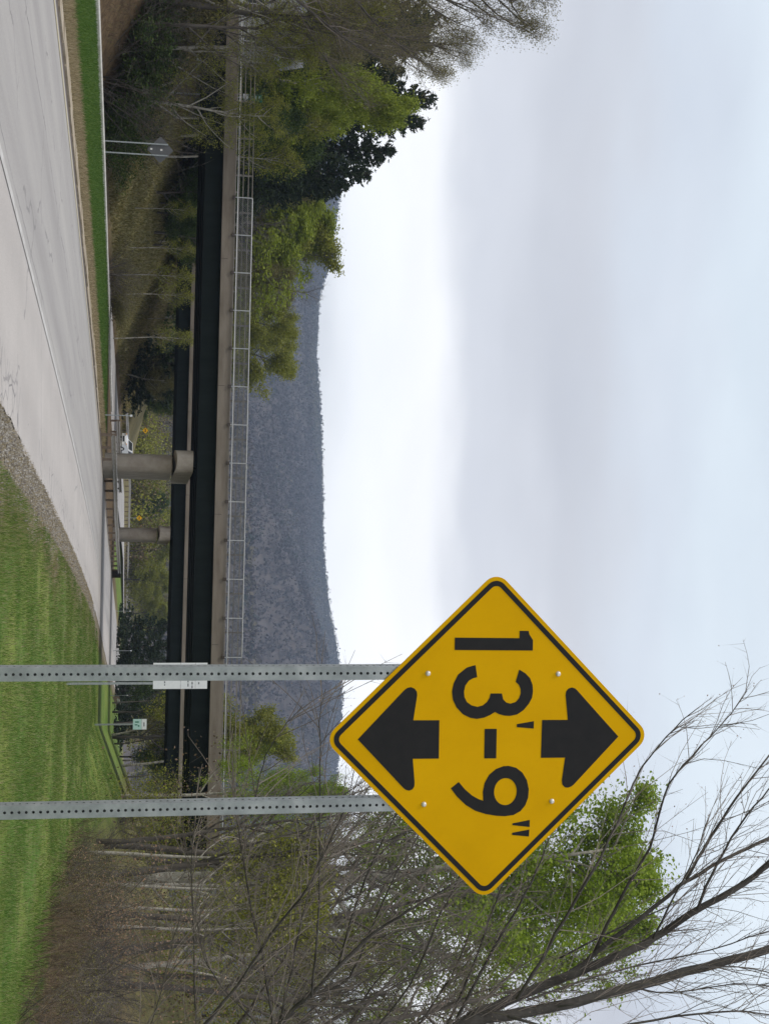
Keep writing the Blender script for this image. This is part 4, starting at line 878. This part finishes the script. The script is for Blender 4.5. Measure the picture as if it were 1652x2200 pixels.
for k, (U, V, Y_) in enumerate(((1770, 470, 70), (1850, 430, 58), (1960, 420, 44), (2060, 430, 38), (2150, 450, 34))):
    at(['shrubyn', 'shruben', 'shrubon', 'shruben', 'shruben'][k % 5], U, V - 60, Y_, ORD[k] + ' low shrub from the right post along the right lawn edge', 'shrubs at the right lawn edge', wide=1.3)
for k in range(9):
    y = 24 + 3.1 * k; x_ = float(cy(y)) + 14.6 + (k % 3) * 1.1
    plant(['shruben', 'shrubon'][k % 2], x_, y, 1.3 + .5 * ((k * 7) % 4) / 3, ORD[k] + ' knee high brown shrub from the near end of the brush beside the lawn', 'low brown shrubs in the brush', wide=1.5)
for U, V, Y_, lb in ((1955, 345, 36, 'sapling with tan dead leaves at the lawn edge'), (2010, 500, 39, 'sapling with tan dead leaves farther back in the thicket')):
    at('beech', U, V, Y_, lb, 'saplings holding dead leaves', wide=1.0)

# --- the bare tree close by on the right, limbs reaching in over the frame
near = thing('overhanging_tree', (5.6, 11.4, 0.0), 'dark bare multi stemmed tree reaching in from the right edge', 'tree'); near_o = np.array([5.6, 11.4, 0.0])
rng = np.random.default_rng(77)
limbs = [  # (U, V) survey points, distance, thickness in photo pixels at start and end
    ([(2420, 640), (2330, 800), (2230, 940), (2167, 1039), (2147, 1099), (2088, 1237), (2045, 1355), (2017, 1402), (1954, 1497), (1899, 1600), (1855, 1652), (1800, 1730)], 11.3, 40, 13),
    ([(2440, 640), (2340, 830), (2240, 930), (2190, 1000), (2183, 1087), (2163, 1197), (2123, 1355), (2080, 1493), (2040, 1652), (2010, 1760)], 10.9, 44, 22),
    ([(2120, 1160), (2088, 1237), (2048, 1276), (1973, 1375), (1890, 1473), (1831, 1584), (1800, 1652)], 11.5, 17, 8),
    ([(2200, 960), (2120, 1000), (2001, 1043), (1922, 1071), (1880, 1085)], 11.9, 9, 3),
    ([(2190, 980), (2052, 1051), (1942, 1118), (1859, 1158), (1800, 1180)], 12.2, 10, 3),
    ([(2147, 1110), (2060, 1166), (1958, 1221), (1867, 1276), (1796, 1312), (1697, 1355), (1642, 1379), (1563, 1446), (1520, 1500)], 11.0, 11, 2.5),
    ([(2048, 1276), (1950, 1320), (1855, 1375), (1815, 1402), (1693, 1426), (1642, 1465), (1563, 1548), (1484, 1604)], 11.6, 10, 2),
    ([(1890, 1473), (1815, 1517), (1733, 1564), (1622, 1652)], 11.4, 10, 5),
    ([(1954, 1497), (1863, 1533), (1764, 1592), (1693, 1652)], 11.2, 9, 4),
    ([(2017, 1402), (1954, 1434), (1890, 1466), (1843, 1493), (1760, 1520)], 11.2, 7, 2.5),
    ([(2300, 520), (2179, 618), (2143, 661), (2077, 727), (2008, 792), (1961, 872), (1925, 930), (1890, 990)], 10.6, 17, 4),
    ([(2300, 350), (2190, 451), (2110, 520), (2001, 582), (1925, 654), (1845, 690), (1747, 738), (1700, 760)], 10.2, 11, 3),
    ([(2300, 560), (2190, 607), (2027, 636), (1918, 661), (1845, 690), (1780, 705)], 10.8, 9, 3),
    ([(2143, 670), (2008, 683), (1863, 687), (1609, 690), (1540, 684), (1480, 700)], 10.4, 7, 1.8),
    ([(2300, 600), (2190, 589), (2037, 560), (1954, 538), (1845, 527), (1754, 505), (1690, 500)], 11.0, 9, 2.5),
    ([(2300, 430), (2190, 418), (2010, 418), (1845, 411), (1750, 420)], 11.3, 6, 2),
    ([(2077, 727), (2008, 745), (1900, 778), (1790, 829), (1747, 854), (1690, 890)], 10.8, 8, 2.5),
    ([(2143, 661), (2117, 749), (2045, 778), (1900, 836), (1845, 872), (1780, 905)], 11.1, 8, 2),
    ([(2300, 760), (2190, 818), (2117, 890), (1972, 938), (1900, 981), (1840, 1000)], 11.6, 9, 3),
    ([(2300, 830), (2190, 909), (2082, 981), (2000, 1010)], 11.8, 8, 3),
    ([(1754, 540), (1703, 553), (1620, 567), (1560, 610), (1514, 651)], 10.0, 4, 1.6),
    ([(2300, 620), (2190, 545), (2110, 465), (2045, 433), (1980, 425)], 10.4, 6, 2),
    ([(2163, 1197), (2140, 1330), (2090, 1420), (2070, 1560), (2090, 1652)], 10.6, 7, 3),
    ([(2183, 1090), (2230, 1250), (2190, 1400), (2170, 1560), (2180, 1652)], 10.6, 9, 4),
    ([(2123, 1355), (2140, 1450), (2110, 1560), (2120, 1652)], 11.2, 5, 3),
    ([(2060, 1200), (1990, 1330), (1950, 1440), (1900, 1500)], 12.0, 6, 2),
    ([(2150, 1130), (2090, 1290), (2050, 1500), (2000, 1652)], 12.2, 7, 3),
    ([(2260, 300), (2190, 330), (2090, 360), (2000, 372)], 10.6, 5, 1.5),
]
wood = MB(); tw = MB(); B_, T_, R_ = [], [], []; buds = []
root = np.array([5.4, 11.3, -.2])
for k, (uv, Y_, w0, w1) in enumerate(limbs):
    dy = np.cumsum(rng.normal(0, .05, len(uv))); pts = np.array([P(u_, v_, Y_ + dy[i]) for i, (u_, v_) in enumerate(uv)])
    if uv[0][0] >= 2260:                                     # carry stems down to the root, outside the frame
        st = pts[0]; mid = root + (st - root) * .5 + np.array([.25, .1, .1]); pts = np.vstack([root + rng.normal(0, .12, 3) * np.array([1, 1, 0]), mid, pts])
    m_ = len(pts); tt = np.linspace(0, 1, m_); fi = np.linspace(0, 1, m_ * 3); pp = np.stack([np.interp(fi, tt, pts[:, i]) for i in range(3)], -1)
    for _ in range(3): pp[1:-1] = (pp[:-2] + 2 * pp[1:-1] + pp[2:]) / 4
    pp[1:-1] += rng.normal(0, .004, pp[1:-1].shape)
    rad = np.linspace(w0, w1, len(pp)) * Y_ / FPX / 2 * .8
    wood.tube(pp, rad, 7 if w0 > 8 else 5)
    L = np.linalg.norm(np.diff(pp, axis=0), axis=1).sum(); nt_ = int(L * (11 if w0 > 9 else 12))
    for j in range(nt_):
        t = .25 + .75 * rng.random() if uv[0][0] >= 2260 else .05 + .95 * rng.random()
        p_, d_ = along(pp, t); dd = unit(d_ * .9 + rng.normal(0, .45, 3) * np.array([1, 1, 1]) + np.array([-.12, 0, .25])); l_ = rng.uniform(.25, 1.15) * (1.15 - .5 * t)
        tp = path(rng, p_, dd, l_, 4, .12, .04); tw.tube(tp, np.linspace(.0040, .0016, 5), 3, False)
        for _ in range(int(3 + l_ * 6)):
            b4, d4 = along(tp, .2 + .8 * rng.random()); e4 = b4 + unit(d4 + rng.normal(0, .6, 3)) * rng.uniform(.04, .24); B_.append(b4); T_.append(e4); R_.append(.0016)
            if rng.random() < .4: buds.append(e4)
v, f_ = spikes3(np.array(B_), np.array(T_), np.array(R_)); tw.add(v, f_)
bm_ = MB(); c = np.array(buds); v, f_ = leaves(rng, c, .012); bm_.add(v, f_)
for o_, nm, mt in ((wood, 'limbs', M['barkdark']), (tw, 'twigs', M['twigpink']), (bm_, 'buds', leafm('pale_buds', [(.0, (.22, .14, .11)), (1, (.42, .32, .27))], .3))):
    o_.v = [q - near_o for q in o_.v]; o_.build(nm, mt, near, nm == 'limbs')

# ------------------------------------------------------------------ brush, leaf mould thickets and grass
def scatter_stems(name, n_, region, h, label, mat, r_=.006, lean_=.35, leafy=0, lsize=.12):
    x, y = region(n_); z = zt(x, y); b_ = np.stack([x, y, z - .03], -1); rg = np.random.default_rng(len(name))
    d = unit(np.stack([rg.normal(0, lean_, len(x)), rg.normal(0, lean_, len(x)), np.ones(len(x))], -1)); H_ = h * rg.uniform(.4, 1.2, len(x))
    tp = b_ + d * H_[:, None]; v, f_ = spikes3(b_, tp, np.full(len(x), r_)); mb = MB(); mb.add(v, f_)
    k = 3; bb = np.repeat(b_ + d * (H_ * .5)[:, None], k, 0); dd = unit(np.repeat(d, k, 0) + rg.normal(0, .6, (len(bb), 3))); v, f_ = spikes3(bb, bb + dd * np.repeat(H_, k)[:, None] * .45, np.full(len(bb), r_ * .6)); mb.add(v, f_)
    mb.build(name, mat, kind='stuff', label=label)
def reg(s0, s1, y0, y1, bias=1.0):
    def f_(n_):
        y = y0 * (y1 / y0) ** RNG.random(n_); s_ = s0 + (s1 - s0) * RNG.random(n_) ** bias; return cy(y) + s_, y
    return f_
scatter_stems('brown_brush', 3600, lambda n_: (lambda x, y: (lambda k: (x[k], y[k]))(RNG.random(n_) < np.clip(.5 + 2.5 * fbm(x * .8, y * .8), .05, 1)))(*reg(13.4, 19.5, 19, 54)(n_)), 1.15, 'brown dead brush along the far edge of the right lawn', M['brush'], .006)
scatter_stems('bank_brush', 5000, reg(-27, -44, 56, 92), .6, 'rusty brown dead brush on the left slope', M['brush'], .012)
def grass(name, n_, region, h, w_, mat, label, keep=None):
    x, y = region(n_)
    if keep is not None: k = keep(x, y); x, y = x[k], y[k]
    z = zt(x, y); n_ = len(x); a = RNG.uniform(0, 6.283, n_); H_ = h * RNG.uniform(.5, 1.3, n_); ww = w_ * RNG.uniform(.6, 1.3, n_) * np.clip(y / 30, .7, 3)
    ln = RNG.normal(0, .35, (n_, 2)) * H_[:, None]
    v = np.stack([np.stack([x - np.cos(a) * ww, y - np.sin(a) * ww, z - .01], -1), np.stack([x + np.cos(a) * ww, y + np.sin(a) * ww, z - .01], -1), np.stack([x + ln[:, 0], y + ln[:, 1], z + H_], -1)], 1)
    mb = MB(); mb.add(v.reshape(-1, 3), np.arange(n_ * 3).reshape(-1, 3)); mb.build(name, mat, kind='stuff', label=label)
patchy = lambda x, y: RNG.random(len(x)) < np.clip(.55 + 2.6 * fbm(x * .9, y * .45), .08, 1)
grass('lawn_grass', 190000, reg(5.7, 15.0, 15, 80), .075, .006, M['blade'], 'mown green lawn grass right of the road', patchy)
grass('lawn_pale_grass', 60000, reg(5.7, 15.0, 15, 85), .085, .006, leafm('pale_lawn_blades', [(.0, (.13, .18, .035)), (.7, (.22, .265, .06)), (1, (.32, .31, .13))], .3), 'paler yellow green grass in patches across the right lawn', lambda x, y: RNG.random(len(x)) < np.clip(.15 + 3.2 * fbm(x * .55 + 40, y * .22 + 8), 0, 1))
grass('lawn_straw', 30000, reg(5.0, 14.5, 15, 70, 1.8), .07, .005, M['straw'], 'dry straw scattered through the right lawn')
grass('verge_grass', 90000, reg(-7.2, -15.1, 26, 92), .13, .010, M['bladev'], 'lush green grass on the median verge')
grass('verge_straw', 30000, reg(-5.75, -7.4, 24, 92), .14, .007, M['straw'], 'pale dry grass fringe beside the road edging')
grass('bank_grass', 40000, reg(-26.5, -40, 98, 180), .22, .02, leafm('olive_bank_blades', [(.0, (.13, .12, .04)), (.6, (.23, .205, .08)), (1, (.34, .28, .14))], .2), 'olive rough grass on the left bank beneath the overpasses')

def far_wood(name, n_, mat, label, y0, y1, h, x0=-.10, x1=.16, kites=130, size=.42, band=None):
    rg = np.random.default_rng(len(name) * 7); y = rg.uniform(y0, y1, n_); x = y * rg.uniform(x0, x1, n_); s_ = x - cy(y); k = (np.abs(s_) > 8) & ((s_ > 0) | (s_ < -28)); x, y = x[k], y[k]
    z = zt(x, y); H_ = h * rg.uniform(.5, 1.25, len(x)); c = np.repeat(np.stack([x, y, z + H_ * .52], -1), kites, 0); sg = np.repeat(H_, kites)[:, None] * np.array([[.24, .24, .25]])
    c = c + np.clip(rg.normal(0, 1, c.shape), -1.9, 1.9) * sg; v, f_ = leaves(rg, c, size); mb = MB(); mb.add(v, f_); mb.build(name, mat, kind='stuff', label=label)
far_wood('far_brown_wood', 260, M['brush'], 'mass of brown wood far beyond the overpasses', 300, 560, 10)
far_wood('far_budding_wood', 150, M['leafyellow'], 'mass of yellow green budding wood far beyond the overpasses', 280, 520, 7.5)
far_wood('far_olive_wood', 200, M['leafolive'], 'mass of olive wood far beyond the overpasses', 300, 600, 9)
far_wood('right_wood', 90, M['leafyellow'], 'olive undergrowth filling the wood at the right beyond the lawn', 62, 150, 5, .20, .46, 420, .10)
far_wood('right_brown_wood', 40, M['brush'], 'brown undergrowth filling the wood at the right beyond the lawn', 58, 150, 6, .20, .46, 420, .10)
far_wood('far_left_wood', 130, M['leafdeep'], 'dark wood filling the slope beyond the farther overpass at left', 158, 260, 7, -.24, -.085, 260, .3)
nst = 9000; gy_ = 15 * (75 / 15) ** RNG.random(nst); gs_ = 5.0 + np.abs(RNG.normal(0, .38, nst)) - .10 * RNG.random(nst); gx_ = cy(gy_) + gs_; gz_ = zt(gx_, gy_)
oc = np.array([(1, 0, 0), (-1, 0, 0), (0, 1, 0), (0, -1, 0), (0, 0, 1), (0, 0, -.6)], float); fo = np.array([(0, 2, 4), (2, 1, 4), (1, 3, 4), (3, 0, 4), (2, 0, 5), (1, 2, 5), (3, 1, 5), (0, 3, 5)])
sz_ = RNG.uniform(.006, .026, nst)[:, None, None] * RNG.uniform(.6, 1.3, (nst, 6, 1)); v = np.stack([gx_, gy_, gz_ + .008], -1)[:, None] + oc[None] * sz_
gm = MB(); gm.add(v.reshape(-1, 3), (np.arange(nst)[:, None, None] * 6 + fo[None]).reshape(-1, 3)); gm.build('edge_gravel', leafm('edge_gravel', [(.0, (.13, .115, .10)), (.5, (.25, .23, .20)), (1, (.40, .38, .345))], 0, .95), kind='stuff', label='loose gravel and crumbs along the right road edge')
# ------------------------------------------------------------------ air between here and the hill
hzb = MB(); hzb.box(-2000, 2000, -40, 2960, -9, 470)
hm = bpy.data.materials.new('haze'); hm.use_nodes = True; ht = hm.node_tree; ht.nodes.clear()
pv = ht.nodes.new('ShaderNodeVolumePrincipled'); pv.inputs['Color'].default_value = (.60, .76, 1.0, 1); pv.inputs['Density'].default_value = .00018; pv.inputs['Anisotropy'].default_value = .2
ho = ht.nodes.new('ShaderNodeOutputMaterial'); ht.links.new(pv.outputs[0], ho.inputs['Volume'])
hzb.build('haze', hm, kind='stuff', label='thin bluish haze over the valley')
